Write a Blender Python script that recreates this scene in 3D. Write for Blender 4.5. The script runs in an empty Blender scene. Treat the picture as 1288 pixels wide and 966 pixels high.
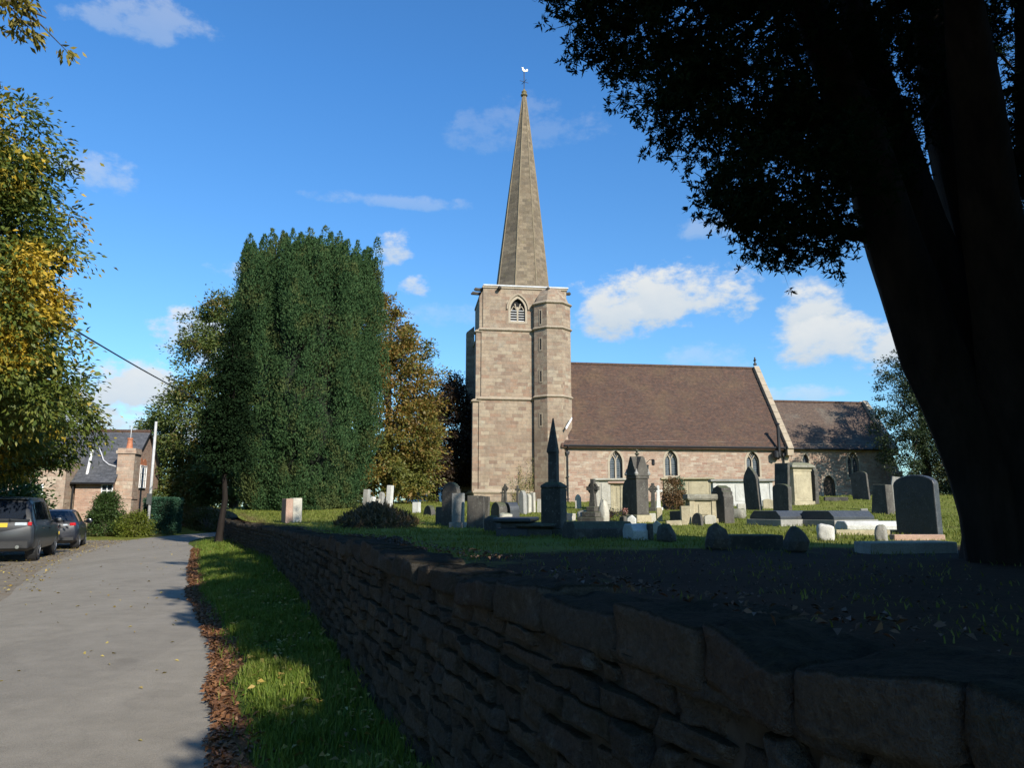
import bpy, bmesh, math, random
import numpy as np
from mathutils import Vector, Matrix, noise as mn

random.seed(7)
SC = bpy.context.scene
COL = SC.collection
R = math.radians

# ------------------------------------------------------------------ camera
F_PX, EYE = 930.0, 1.6                      # focal length in pixels of a 1288 px wide picture
PITCH = math.atan((637 - 483) / F_PX)
cam_d = bpy.data.cameras.new('camera')
cam_d.sensor_width = 36.0
cam_d.lens = F_PX / 1288 * 36.0
cam_d.clip_start, cam_d.clip_end = 0.05, 4000
cam = bpy.data.objects.new('camera', cam_d)
cam.location = (0, 0, EYE)
cam.rotation_euler = (R(90) + PITCH, 0, 0)
COL.objects.link(cam)
SC.camera = cam

# ------------------------------------------------------------------ light
SUN_A, SUN_EL = R(33), R(30)                # sun behind the camera to the right
SUN_DIR = Vector((math.sin(SUN_A) * math.cos(SUN_EL), -math.cos(SUN_A) * math.cos(SUN_EL), math.sin(SUN_EL)))
SUN_STRENGTH, SKY_STRENGTH, EXPOSURE = 5.0, 0.10, 0.54
sl = bpy.data.lights.new('sun', 'SUN')
sl.energy = SUN_STRENGTH
sl.angle = R(0.53)
sl.color = (1.0, 0.93, 0.82)
so = bpy.data.objects.new('sun', sl)
so.rotation_euler = SUN_DIR.to_track_quat('Z', 'Y').to_euler()
COL.objects.link(so)
SC.view_settings.view_transform = 'Standard'
SC.view_settings.look = 'None'
SC.view_settings.exposure = EXPOSURE
SC.view_settings.gamma = 1
SC.view_settings.use_curve_mapping = False
SC.render.engine = 'CYCLES'
cy = SC.cycles
cy.max_bounces, cy.diffuse_bounces, cy.glossy_bounces, cy.transmission_bounces = 5, 3, 2, 3
cy.caustics_reflective = cy.caustics_refractive = False
cy.use_denoising = True


# ------------------------------------------------------------------ node helpers
class NT:
    def __init__(s, tree):
        s.t = tree

    def n(s, typ, ins=None, **kw):
        nd = s.t.nodes.new(typ)
        for k, v in kw.items():
            setattr(nd, k, v)
        for k, v in (ins or {}).items():
            sock = nd.inputs[k]
            if isinstance(v, bpy.types.NodeSocket):
                s.t.links.new(v, sock)
            else:
                sock.default_value = v
        return nd

    def m(s, op, a, b=0.0, c=0.0, clamp=False):
        nd = s.t.nodes.new('ShaderNodeMath')
        nd.operation = op
        nd.use_clamp = clamp
        for i, v in enumerate((a, b, c)):
            if isinstance(v, bpy.types.NodeSocket):
                s.t.links.new(v, nd.inputs[i])
            else:
                nd.inputs[i].default_value = v
        return nd.outputs[0]

    def ramp(s, fac, stops, interp='LINEAR'):
        nd = s.t.nodes.new('ShaderNodeValToRGB')
        e = nd.color_ramp.elements
        while len(e) < len(stops):
            e.new(0.5)
        nd.color_ramp.interpolation = interp
        for i, (p, c) in enumerate(stops):
            e[i].position = p
            e[i].color = (*c, 1) if len(c) == 3 else c
        s.t.links.new(fac, nd.inputs[0])
        return nd.outputs[0]

    def mix(s, fac, a, b, blend='MIX'):
        nd = s.t.nodes.new('ShaderNodeMix')
        nd.data_type = 'RGBA'
        nd.blend_type = blend
        for i, v in ((0, fac), (6, a), (7, b)):
            if isinstance(v, bpy.types.NodeSocket):
                s.t.links.new(v, nd.inputs[i])
            elif i == 0:
                nd.inputs[0].default_value = v
            else:
                nd.inputs[i].default_value = (*v, 1)
        return nd.outputs[2]

    def noise(s, vec, scale, detail=4, rough=0.55, out=0, lac=2.0):
        nd = s.n('ShaderNodeTexNoise', {'Scale': scale, 'Detail': detail, 'Roughness': rough, 'Lacunarity': lac})
        if vec is not None:
            s.t.links.new(vec, nd.inputs['Vector'])
        return nd.outputs[out]


# ------------------------------------------------------------------ sky
world = bpy.data.worlds.new('World')
SC.world = world
world.use_nodes = True
W = NT(world.node_tree)
world.node_tree.nodes.clear()
sky = W.n('ShaderNodeTexSky', sky_type='NISHITA', sun_disc=False, sun_elevation=SUN_EL,
          sun_rotation=math.pi - SUN_A, altitude=60, air_density=1.0, dust_density=0.35, ozone_density=2.2)
dirv = W.n('ShaderNodeTexCoord').outputs['Generated']
sep = W.n('ShaderNodeSeparateXYZ', {0: dirv})
dx, dy, dz = sep.outputs
az = W.m('ARCTAN2', dx, dy)                                   # azimuth, 0 = +Y, to the right
el = W.m('ARCSINE', dz)
comb = W.n('ShaderNodeCombineXYZ', {0: az, 1: W.m('MULTIPLY', el, 1.6), 2: 0.0}).outputs[0]
nz1 = W.noise(comb, 9.0, 8, 0.62)
nz2 = W.noise(comb, 30.0, 6, 0.62)
puff = W.m('ADD', W.m('MULTIPLY', W.m('SUBTRACT', nz1, 0.5), 3.3), W.m('MULTIPLY', W.m('SUBTRACT', nz2, 0.5), 2.1))


def sky_angle(px, py):
    a, b = (px - 644) / F_PX, (483 - py) / F_PX
    v = Vector((a, math.cos(PITCH) - b * math.sin(PITCH), math.sin(PITCH) + b * math.cos(PITCH))).normalized()
    return math.atan2(v.x, v.y), math.asin(v.z)


# bearing and elevation of each cloud: centre, half sizes, how dense, how ragged
CLOUDS = [(838, 385, 140, 58, 1.0, .9), (765, 398, 60, 50, 1.0, 0.8), (900, 380, 70, 46, 1.0, .9), (1045, 434, 98, 54, 1.0, 0.75),
          (1025, 403, 60, 54, 1.0, 0.75), (1115, 444, 85, 50, 1.0, 0.85), (893, 290, 48, 20, .30, 1.2), (492, 318, 34, 32, .8, 1.0),
          (521, 362, 28, 20, .8, 1.0), (305, 345, 55, 22, .55, 1.1), (125, 222, 70, 34, .40, 1.2), (150, 22, 130, 45, .32, 1.3),
          (150, 505, 170, 62, .95, 1.0), (215, 545, 260, 50, .85, 1.0), (255, 432, 62, 50, .85, 1.1), (510, 256, 130, 13, .25, 1.3),
          (660, 165, 120, 42, .14, 1.4), (1000, 497, 90, 14, .45, 1.2), (890, 452, 60, 38, .28, 1.2), (20, 560, 160, 60, .7, 1.0),
          (560, 400, 60, 20, .2, 1.2), (1300, 380, 120, 60, .9, 1.0), (-200, 300, 260, 70, .6, 1.2), (1700, 250, 240, 90, .7, 1.2)]
cloud_a = cloud_s = None
for px, py, hx, hy, dens, rag in CLOUDS:
    a0, e0 = sky_angle(px, py)
    a1, _ = sky_angle(px + hx, py)
    _, e1 = sky_angle(px, py - hy)
    sa, se = abs(a1 - a0), abs(e1 - e0)
    u = W.m('DIVIDE', W.m('SUBTRACT', az, a0), sa)
    v = W.m('DIVIDE', W.m('SUBTRACT', el, e0), se)
    vlow = W.m('MULTIPLY', v, W.m('ADD', 1.0, W.m('MULTIPLY', W.m('LESS_THAN', v, 0.0), 0.55)))   # flatter below
    r2 = W.m('ADD', W.m('MULTIPLY', u, u), W.m('MULTIPLY', vlow, vlow))
    f = W.m('ADD', W.m('SUBTRACT', 1.0, r2), W.m('MULTIPLY', puff, rag))
    soft = 0.8 if dens > 0.75 else 1.1
    nd = W.n('ShaderNodeMapRange', {'Value': f, 'From Min': 0.12, 'From Max': 0.12 + soft, 'To Min': 0.0, 'To Max': dens},
             interpolation_type='SMOOTHSTEP').outputs[0]
    sh = W.m('MULTIPLY', nd, W.m('ADD', 0.55, W.m('MULTIPLY', v, 0.55), clamp=True))
    cloud_a = nd if cloud_a is None else W.m('MAXIMUM', cloud_a, nd)
    cloud_s = sh if cloud_s is None else W.m('MAXIMUM', cloud_s, sh)
shade = W.m('DIVIDE', cloud_s, W.m('MAXIMUM', cloud_a, 0.001))
shade = W.m('ADD', shade, W.m('MULTIPLY', W.m('SUBTRACT', nz2, 0.5), 0.5), clamp=True)
cloud_col = W.ramp(shade, [(0.0, (3.1, 4.0, 5.0)), (0.45, (4.3, 4.9, 5.5)), (1.0, (5.5, 5.7, 5.8))])
hi = W.n('ShaderNodeMapRange', {0: el, 1: .12, 2: .55}).outputs[0]
skyc = W.mix(1.0, sky.outputs[0], W.mix(hi, (0.68, 1.02, 1.22), (0.52, 1.08, 1.54)), 'MULTIPLY')
CLOUD_MIX = W.mix(cloud_a, skyc, cloud_col)
bg = W.n('ShaderNodeBackground', {'Color': CLOUD_MIX, 'Strength': SKY_STRENGTH})
W.n('ShaderNodeOutputWorld', {'Surface': bg.outputs[0]})


# ------------------------------------------------------------------ object helpers
def link(o, parent=None):
    COL.objects.link(o)
    if parent is not None:
        o.parent = parent
    return o


def tag(o, label=None, cat=None, group=None, kind=None):
    if label:
        o['label'] = label
    if cat:
        o['category'] = cat
    if group:
        o['group'] = group
    if kind:
        o['kind'] = kind
    return o


def thing(name, label, cat, loc=(0, 0, 0), rz=0.0, group=None):
    o = bpy.data.objects.new(name, None)
    o.empty_display_size = 0.3
    o.location = loc
    o.rotation_euler = (0, 0, rz)
    link(o)
    return tag(o, label, cat, group)


def copy_tree(o, parent=None):
    c = o.copy()
    COL.objects.link(c)
    if parent is not None:
        c.parent = parent
    for ch in list(o.children):
        copy_tree(ch, c)
    return c


def put_uv(me):
    """box mapping in metres: u runs level along each face, v up its slope"""
    n = len(me.polygons)
    if not n:
        return
    nl = len(me.loops)
    co = np.empty(len(me.vertices) * 3, np.float32); me.vertices.foreach_get('co', co); co = co.reshape(-1, 3)
    vi = np.empty(nl, np.int32); me.loops.foreach_get('vertex_index', vi)
    no = np.empty(n * 3, np.float32); me.polygons.foreach_get('normal', no); no = no.reshape(-1, 3)
    lt = np.empty(n, np.int32); me.polygons.foreach_get('loop_total', lt)
    t = np.stack([-no[:, 1], no[:, 0], np.zeros(n, np.float32)], 1)
    ln = np.linalg.norm(t, axis=1)
    flat = ln < 0.08
    t[flat] = (1, 0, 0); ln[flat] = 1
    t /= ln[:, None]
    # same sense of u on opposite faces keeps joints continuous round corners well enough
    b = np.cross(no, t)
    fi = np.repeat(np.arange(n), lt)
    p = co[vi]
    uv = np.stack([(p * t[fi]).sum(1), (p * b[fi]).sum(1)], 1).astype(np.float32)
    lay = me.uv_layers.new(name='UVMap')
    lay.data.foreach_set('uv', uv.ravel())


class MB:
    """collects shapes into ONE mesh"""
    def __init__(s):
        s.v, s.f = [], []

    def add(s, vs, fs, M=None):
        o = len(s.v)
        s.v += [tuple(M @ Vector(p)) if M is not None else tuple(p) for p in vs]
        s.f += [tuple(i + o for i in f) for f in fs]
        return s

    def box(s, x0, x1, y0, y1, z0, z1, M=None):
        vs = [(x, y, z) for z in (z0, z1) for y in (y0, y1) for x in (x0, x1)]
        return s.add(vs, [(0, 2, 3, 1), (4, 5, 7, 6), (0, 1, 5, 4), (2, 6, 7, 3), (0, 4, 6, 2), (1, 3, 7, 5)], M)

    def prism(s, poly, y0, y1, M=None):
        """polygon in (x, z), counter-clockwise seen from -y, extruded along y"""
        n = len(poly)
        vs = [(x, y0, z) for x, z in poly] + [(x, y1, z) for x, z in poly]
        fs = [tuple(range(n)), tuple(range(2 * n - 1, n - 1, -1))]
        fs += [(i, i + n, (i + 1) % n + n, (i + 1) % n) for i in range(n)]
        return s.add(vs, fs, M)

    def extrude_z(s, poly, z0, z1, M=None, top=None):
        n = len(poly)
        tp = top or poly
        vs = [(x, y, z0) for x, y in poly] + [(x, y, z1) for x, y in tp]
        fs = [tuple(range(n - 1, -1, -1)), tuple(range(n, 2 * n))]
        fs += [(i, (i + 1) % n, (i + 1) % n + n, i + n) for i in range(n)]
        return s.add(vs, fs, M)

    def rings(s, rings, cap=True, M=None):
        n = len(rings[0])
        vs = [p for r in rings for p in r]
        fs = []
        for k in range(len(rings) - 1):
            a, b = k * n, (k + 1) * n
            fs += [(a + i, a + (i + 1) % n, b + (i + 1) % n, b + i) for i in range(n)]
        if cap:
            fs += [tuple(range(n - 1, -1, -1)), tuple(range((len(rings) - 1) * n, len(rings) * n))]
        return s.add(vs, fs, M)

    def tube(s, pts, rad, n=8, cap=True, wob=0.0, seed=0):
        pts = [Vector(p) for p in pts]
        if not hasattr(rad, '__len__'):
            rad = [rad] * len(pts)
        rg = []
        up = Vector((0.31, 0.17, 1)).normalized()
        for i, p in enumerate(pts):
            d = (pts[min(i + 1, len(pts) - 1)] - pts[max(i - 1, 0)])
            d = d.normalized() if d.length > 1e-6 else Vector((0, 0, 1))
            a = up.cross(d)
            if a.length < 0.15:
                a = Vector((1, 0, 0)).cross(d)
            a.normalize()
            b = d.cross(a)
            ring = []
            for k in range(n):
                t = 2 * math.pi * k / n
                rr = rad[i]
                if wob:
                    rr *= 1 + wob * mn.noise((math.cos(t) * 1.4 + seed, math.sin(t) * 1.4 + p.z * 0.18, p.x * 0.1 + seed * 3.1))
                ring.append(tuple(p + a * (math.cos(t) * rr) + b * (math.sin(t) * rr)))
            rg.append(ring)
        return s.rings(rg, cap)

    def lathe(s, prof, n=12, M=None):
        """profile [(r, z)]"""
        rg = [[(r * math.cos(2 * math.pi * k / n), r * math.sin(2 * math.pi * k / n), z) for k in range(n)] for r, z in prof]
        return s.rings(rg, True, M)

    def build(s, name, mat, parent=None, smooth=False, bevel=0.0, seg=1, loc=None, uv=True, fix=True):
        me = bpy.data.meshes.new(name)
        me.from_pydata(s.v, [], s.f)
        if fix:
            bm = bmesh.new(); bm.from_mesh(me)
            bmesh.ops.recalc_face_normals(bm, faces=bm.faces)
            bm.to_mesh(me); bm.free()
        me.validate()
        me.update()
        if uv:
            put_uv(me)
        if mat:
            me.materials.append(mat)
        if smooth:
            me.polygons.foreach_set('use_smooth', [True] * len(me.polygons))
        o = bpy.data.objects.new(name, me)
        link(o, parent)
        if loc is not None:
            o.location = loc
        if bevel:
            md = o.modifiers.new('bevel', 'BEVEL')
            md.width, md.segments, md.limit_method, md.angle_limit = bevel, seg, 'ANGLE', R(30)
        return o


def smooth_angle(o, deg=35):
    me = o.data
    me.polygons.foreach_set('use_smooth', [True] * len(me.polygons))
    try:
        me.set_sharp_from_angle(angle=R(deg))
    except Exception:
        pass
    return o


def np_mesh(name, V, Fq, mat, parent=None, smooth=False):
    """numpy vertices (N,3) and equal-sized faces (M,k) to one object"""
    me = bpy.data.meshes.new(name)
    V = np.ascontiguousarray(V, np.float32)
    Fq = np.ascontiguousarray(Fq, np.int32)
    k = Fq.shape[1]
    me.vertices.add(len(V)); me.vertices.foreach_set('co', V.ravel())
    me.loops.add(Fq.size); me.loops.foreach_set('vertex_index', Fq.ravel())
    me.polygons.add(len(Fq))
    me.polygons.foreach_set('loop_start', np.arange(0, Fq.size, k, dtype=np.int32))
    me.polygons.foreach_set('loop_total', np.full(len(Fq), k, np.int32))
    if smooth:
        me.polygons.foreach_set('use_smooth', np.ones(len(Fq), bool))
    me.update(calc_edges=True)
    if mat:
        me.materials.append(mat)
    o = bpy.data.objects.new(name, me)
    return link(o, parent)


# ------------------------------------------------------------------ materials
def mat_new(name):
    m = bpy.data.materials.new(name)
    m.use_nodes = True
    t = NT(m.node_tree)
    m.node_tree.nodes.clear()
    return m, t


def finish(t, col, rough=0.8, bump=None, strength=0.3, dist=0.02, spec=0.3, metal=0.0, **kw):
    ins = {'Base Color': col if isinstance(col, bpy.types.NodeSocket) else (*col, 1), 'Roughness': rough, 'Metallic': metal,
           'Specular IOR Level': spec}
    ins.update(kw)
    if bump is not None:
        ins['Normal'] = t.n('ShaderNodeBump', {'Height': bump, 'Strength': strength, 'Distance': dist}).outputs[0]
    p = t.n('ShaderNodeBsdfPrincipled', ins)
    t.n('ShaderNodeOutputMaterial', {'Surface': p.outputs[0]})
    return p


def m_plain(name, col, rough=0.6, metal=0.0, spec=0.4, var=0.15, scale=6.0, bump=0.0):
    m, t = mat_new(name)
    co = t.n('ShaderNodeTexCoord').outputs['Object']
    nz = t.noise(co, scale, 5)
    lo = tuple(c * (1 - var) for c in col); hi = tuple(min(1, c * (1 + var)) for c in col)
    c = t.ramp(nz, [(0.3, lo), (0.7, hi)])
    finish(t, c, rough, nz if bump else None, bump, 0.02, spec, metal)
    return m


def m_masonry(name, cols, bw, bh, mortar, joint=0.012, stain=(0.10, 0.085, 0.065), stain_amt=0.5, bump=0.5, rough=0.9,
              lichen=None, lich_amt=0.0, band=0.0):
    """coursed stone: every block its own colour, worn and stained"""
    m, t = mat_new(name)
    uv = t.n('ShaderNodeTexCoord').outputs['UV']
    ob = t.n('ShaderNodeTexCoord').outputs['Object']
    wob = t.n('ShaderNodeMix', {0: 0.035}, data_type='VECTOR')
    t.t.links.new(uv, wob.inputs[4])
    t.t.links.new(t.n('ShaderNodeVectorMath', {0: t.noise(uv, 1.7, 3, out=1), 1: uv}, operation='ADD').outputs[0], wob.inputs[5])
    br = t.n('ShaderNodeTexBrick', {'Vector': wob.outputs[1], 'Color1': (0, 0, 0, 1), 'Color2': (1, 1, 1, 1), 'Mortar': (.5, .5, .5, 1),
                                    'Scale': 1.0, 'Mortar Size': joint, 'Mortar Smooth': 0.3, 'Bias': 0.0, 'Brick Width': bw,
                                    'Row Height': bh}, offset=0.45, squash=1.35, squash_frequency=3)
    nst = len(cols)
    col = t.ramp(br.outputs['Color'], [((i + .5) / nst, c) for i, c in enumerate(cols)])
    big = t.noise(ob, 0.55, 5, 0.6)
    med = t.noise(ob, 3.5, 5, 0.65)
    fine = t.noise(ob, 22, 4, 0.6)
    col = t.mix(t.m('MULTIPLY', br.outputs['Fac'], 0.75), col, mortar)
    col = t.mix(t.m('MULTIPLY', t.n('ShaderNodeMapRange', {0: big, 1: 0.45, 2: 0.75}).outputs[0], stain_amt), col, stain)
    if lichen is not None:
        lm = t.n('ShaderNodeMapRange', {0: t.noise(ob, 2.1, 6, 0.7), 1: 0.56, 2: 0.66}).outputs[0]
        col = t.mix(t.m('MULTIPLY', lm, lich_amt), col, lichen)
    strk = t.noise(t.n('ShaderNodeMapping', {0: ob, 3: (1.6, 1.6, .16)}).outputs[0], 1.2, 5, .65)
    col = t.mix(t.m('MULTIPLY', t.n('ShaderNodeMapRange', {0: strk, 1: .52, 2: .72}).outputs[0], stain_amt * .9), col, stain)
    rep = t.noise(ob, .95, 3, .5)
    col = t.mix(t.m('MULTIPLY', t.n('ShaderNodeMapRange', {0: rep, 1: .60, 2: .63}).outputs[0], .35), col, mortar)
    col = t.mix(0.55, col, t.ramp(med, [(0.25, (0.55, 0.55, 0.55)), (0.75, (1.3, 1.3, 1.3))]), 'MULTIPLY')
    col = t.mix(0.35, col, t.ramp(fine, [(0.3, (0.6, 0.6, 0.6)), (0.7, (1.3, 1.3, 1.3))]), 'MULTIPLY')
    h = t.m('ADD', t.m('MULTIPLY', t.m('SUBTRACT', 1.0, br.outputs['Fac']), 0.6),
            t.m('ADD', t.m('MULTIPLY', med, 0.5), t.m('MULTIPLY', br.outputs['Color'], 0.35)))
    finish(t, col, rough, h, bump, 0.05, 0.2)
    return m


def m_stone(name, base, dark, lichen=(0.42, 0.40, 0.28), la=0.4, rough=0.9, scale=4.0, moss=None, spec=0.25):
    """weathered single stone with lichen blotches"""
    m, t = mat_new(name)
    ob = t.n('ShaderNodeTexCoord').outputs['Object']
    oi = t.n('ShaderNodeObjectInfo').outputs['Random']
    vec = t.n('ShaderNodeVectorMath', {0: ob, 1: t.n('ShaderNodeCombineXYZ', {0: t.m('MULTIPLY', oi, 37.0)}).outputs[0]}, operation='ADD').outputs[0]
    a = t.noise(vec, scale * 0.5, 6, 0.65)
    b = t.noise(vec, scale * 2.2, 6, 0.7)
    f = t.noise(vec, scale * 11, 4, 0.6)
    c = t.ramp(a, [(0.3, dark), (0.65, base)])
    c = t.mix(t.m('MULTIPLY', t.n('ShaderNodeMapRange', {0: b, 1: 0.55, 2: 0.68}).outputs[0], la), c, lichen)
    if moss:
        nrm = t.n('ShaderNodeSeparateXYZ', {0: t.n('ShaderNodeNewGeometry').outputs['Normal']}).outputs[2]
        c = t.mix(t.m('MULTIPLY', t.n('ShaderNodeMapRange', {0: t.m('ADD', nrm, t.m('MULTIPLY', b, 0.6)), 1: 0.75, 2: 1.2}).outputs[0], 0.7), c, moss)
    sp_ = t.n('ShaderNodeTexVoronoi', {'Vector': vec, 'Scale': scale * 3.2}).outputs['Distance']
    c = t.mix(t.m('MULTIPLY', t.n('ShaderNodeMapRange', {0: t.m('ADD', sp_, t.m('MULTIPLY', a, .35)), 1: .36, 2: .28}).outputs[0], la), c, lichen)
    run = t.noise(t.n('ShaderNodeMapping', {0: vec, 3: (3.0, 3.0, .3)}).outputs[0], scale * .8, 5, .65)
    c = t.mix(t.m('MULTIPLY', t.n('ShaderNodeMapRange', {0: run, 1: .5, 2: .72}).outputs[0], .6), c, dark)
    c = t.mix(0.5, c, t.ramp(f, [(0.3, (0.55, 0.55, 0.55)), (0.7, (1.3, 1.3, 1.3))]), 'MULTIPLY')
    finish(t, c, rough, t.m('ADD', b, t.m('MULTIPLY', f, 0.4)), 0.35, 0.03, spec)
    return m


def m_leaf(name, cols, patch=None, patch_scale=0.35, patch_amt=0.0, patch_lo=.54, trans=0.3, rough=0.55, spec=0.35):
    """leaf colours differ from leaf to leaf and from bough to bough"""
    m, t = mat_new(name)
    g = t.n('ShaderNodeNewGeometry')
    ob = t.n('ShaderNodeTexCoord').outputs['Object']
    rnd = g.outputs['Random Per Island']
    nst = len(cols)
    big = t.noise(ob, 0.9, 3, 0.6)
    key = t.m('ADD', t.m('MULTIPLY', rnd, 0.65), t.m('MULTIPLY', t.m('SUBTRACT', big, 0.3), 0.85), clamp=True)
    c = t.ramp(key, [(i / max(1, nst - 1), k) for i, k in enumerate(cols)])
    if patch:
        pm = t.n('ShaderNodeMapRange', {0: t.m('ADD', t.noise(ob, patch_scale, 4, 0.6), t.m('MULTIPLY', t.m('SUBTRACT', rnd, .5), 0.10)),
                                        1: patch_lo, 2: patch_lo + .08}).outputs[0]
        c = t.mix(t.m('MULTIPLY', pm, patch_amt), c, t.ramp(rnd, [(0, patch[0]), (1, patch[1])]))
    p = t.n('ShaderNodeBsdfPrincipled', {'Base Color': c, 'Roughness': rough, 'Specular IOR Level': spec})
    tr = t.n('ShaderNodeBsdfTranslucent', {'Color': t.mix(0.5, c, (1.0, 0.95, 0.35), 'MULTIPLY')})
    ms = t.n('ShaderNodeMixShader', {0: trans, 1: p.outputs[0], 2: tr.outputs[0]})
    t.n('ShaderNodeOutputMaterial', {'Surface': ms.outputs[0]})
    return m


def m_bark(name, a, b, scale=5.0):
    m, t = mat_new(name)
    ob = t.n('ShaderNodeTexCoord').outputs['Object']
    mp = t.n('ShaderNodeMapping', {0: ob, 3: (1, 1, 0.18)}).outputs[0]
    nz = t.noise(mp, scale, 6, 0.65)
    c = t.ramp(nz, [(0.3, a), (0.7, b)])
    c = t.mix(0.4, c, t.ramp(t.noise(ob, 1.5, 4), [(0.3, (.6, .6, .6)), (0.7, (1.3, 1.3, 1.2))]), 'MULTIPLY')
    finish(t, c, 0.95, nz, 0.7, 0.06, 0.15)
    return m


M = {}
M['tower'] = m_masonry('tower_sandstone', [(.27, .180, .125), (.33, .255, .18), (.215, .145, .105), (.37, .30, .215), (.285, .215, .15)], .62, .27,
                       (.27, .23, .18), .014, (.17, .14, .105), .45, .45, lichen=(.27, .27, .22), lich_amt=.35)
M['nave'] = m_masonry('nave_sandstone', [(.32, .205, .145), (.38, .285, .205), (.28, .165, .118), (.41, .34, .26), (.35, .24, .175), (.29, .21, .155)], .44, .15,
                      (.35, .29, .23), .015, (.22, .165, .13), .4, .45, lichen=(.40, .36, .28), lich_amt=.35)
M['spire'] = m_masonry('spire_stone', [(.155, .118, .078), (.205, .158, .107), (.12, .095, .068), (.235, .185, .125)], .55, .27, (.19, .155, .115), .012,
                       (.12, .10, .07), .6, .4, lichen=(.22, .18, .09), lich_amt=.4)
M['dressing'] = m_stone('dressed_stone', (.40, .34, .255), (.31, .255, .19), (.37, .36, .29), .35)
M['string'] = m_stone('string_course_stone', (.36, .29, .21), (.26, .21, .15), (.36, .36, .30), .5)
M['lead'] = m_plain('weathered_lead', (.50, .50, .50), .6, 0.0, .4, .2, 3)
M['darkstone'] = m_stone('black_weathered_stone', (.085, .075, .06), (.05, .045, .04), (.18, .17, .13), .3)
M['iron'] = m_plain('black_painted_iron', (.022, .022, .024), .5, .3, .4)
M['gilt'] = m_plain('gilt_metal', (.42, .36, .22), .45, .5, .5)
M['louvre'] = m_plain('slate_louvre', (.07, .075, .085), .7)
M['void'] = m_plain('dark_interior', (.008, .008, .009), .9)


def m_glass_leaded():
    m, t = mat_new('leaded_glass')
    uv = t.n('ShaderNodeTexCoord').outputs['UV']
    br = t.n('ShaderNodeTexBrick', {'Vector': uv, 'Color1': (.02, .025, .032, 1), 'Color2': (.05, .058, .07, 1), 'Mortar': (.16, .16, .16, 1),
                                    'Scale': 1, 'Mortar Size': .012, 'Brick Width': .22, 'Row Height': .17}, offset=0.0)
    nz = t.noise(t.n('ShaderNodeTexCoord').outputs['Object'], 9, 3)
    finish(t, br.outputs['Color'], 0.22, nz, .25, .03, .6)
    return m


M['glass'] = m_glass_leaded()


def m_tiles(name, cols, bw=.18, bh=.11, moss=(.24, .20, .12), amt=.5, edge=(.042, .03, .025)):
    m, t = mat_new(name)
    uv = t.n('ShaderNodeTexCoord').outputs['UV']
    ob = t.n('ShaderNodeTexCoord').outputs['Object']
    br = t.n('ShaderNodeTexBrick', {'Vector': uv, 'Color1': (0, 0, 0, 1), 'Color2': (1, 1, 1, 1), 'Mortar': (.5, .5, .5, 1), 'Scale': 1.0,
                                    'Mortar Size': .008, 'Mortar Smooth': .2, 'Brick Width': bw, 'Row Height': bh}, offset=.5)
    nst = len(cols)
    c = t.ramp(br.outputs['Color'], [((i + .5) / nst, k) for i, k in enumerate(cols)])
    c = t.mix(t.m('MULTIPLY', br.outputs['Fac'], .8), c, edge)
    big = t.noise(ob, .45, 5, .6)
    c = t.mix(t.m('MULTIPLY', t.n('ShaderNodeMapRange', {0: big, 1: .5, 2: .72}).outputs[0], amt), c, moss)
    c = t.mix(.8, c, t.ramp(t.noise(ob, 5, 6, .75), [(.25, (.5, .5, .5)), (.75, (1.45, 1.4, 1.35))]), 'MULTIPLY')
    c = t.mix(.5, c, t.ramp(t.noise(t.n('ShaderNodeMapping', {0: uv, 3: (.5, 4.5, 1)}).outputs[0], 1.6, 4, .6), [(.3, (.65, .65, .65)), (.7, (1.3, 1.3, 1.3))]), 'MULTIPLY')
    sv = t.n('ShaderNodeSeparateXYZ', {0: uv}).outputs[1]
    lap = t.m('FRACT', t.m('DIVIDE', sv, bh))
    h = t.m('ADD', t.m('MULTIPLY', t.m('SUBTRACT', 1.0, lap), .7), t.m('MULTIPLY', br.outputs['Color'], .5))
    finish(t, c, .85, h, .6, .03, .25)
    return m


M['tiles'] = m_tiles('clay_roof_tiles', [(.078, .048, .037), (.098, .057, .040), (.064, .044, .035), (.115, .064, .043), (.083, .056, .044)], moss=(.125, .085, .048), amt=.55)
M['tiles_old'] = m_tiles('lichened_roof_tiles', [(.10, .072, .057), (.12, .085, .064), (.09, .068, .056), (.13, .092, .066)], moss=(.15, .145, .12), amt=.75)
M['slate'] = m_tiles('grey_slate', [(.075, .08, .09), (.095, .10, .11), (.065, .07, .078)], .3, .2, (.12, .12, .11), .3, (.03, .03, .035))


# ------------------------------------------------------------------ lie of the land
def sm(t):
    t = max(0.0, min(1.0, t))
    return t * t * (3 - 2 * t)


WALL = [(6.0, -12), (3.6, -6), (1.27, 0), (-.61, 4.9), (-1.35, 6.83), (-2.62, 10.3), (-6.3, 19.9), (-10.75, 29.0), (-12.0, 31.8), (-14.0, 36), (-14.4, 40),
        (-13, 44), (-11, 60), (-11, 95)]
ROAD_R = [(9, -30), (2.4, -8), (-.1, 0.5), (-1.82, 4.9), (-2.3, 6.1), (-3.0, 8.0), (-6.07, 14.4), (-8.4, 19.9), (-10.3, 24.5), (-12.4, 29.5), (-14.2, 33), (-15.5, 37), (-15.4, 45), (-15, 60)]
ROAD_L = [(2.2, -30), (-2.6, -8), (-4.6, 2.0), (-6.4, 8.0), (-8.2, 12.2), (-10.4, 16.2), (-13.3, 22.0), (-15.2, 26.5), (-17.4, 33.0), (-18.7, 38), (-18.6, 45), (-17.5, 60)]


def lerp_line(line, y):
    for (x0, y0), (x1, y1) in zip(line, line[1:]):
        if y0 <= y <= y1:
            return x0 + (x1 - x0) * (y - y0) / (y1 - y0)
    return line[0][0] if y < line[0][1] else line[-1][0]


def wall_x(y):
    return lerp_line(WALL, y)


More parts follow.
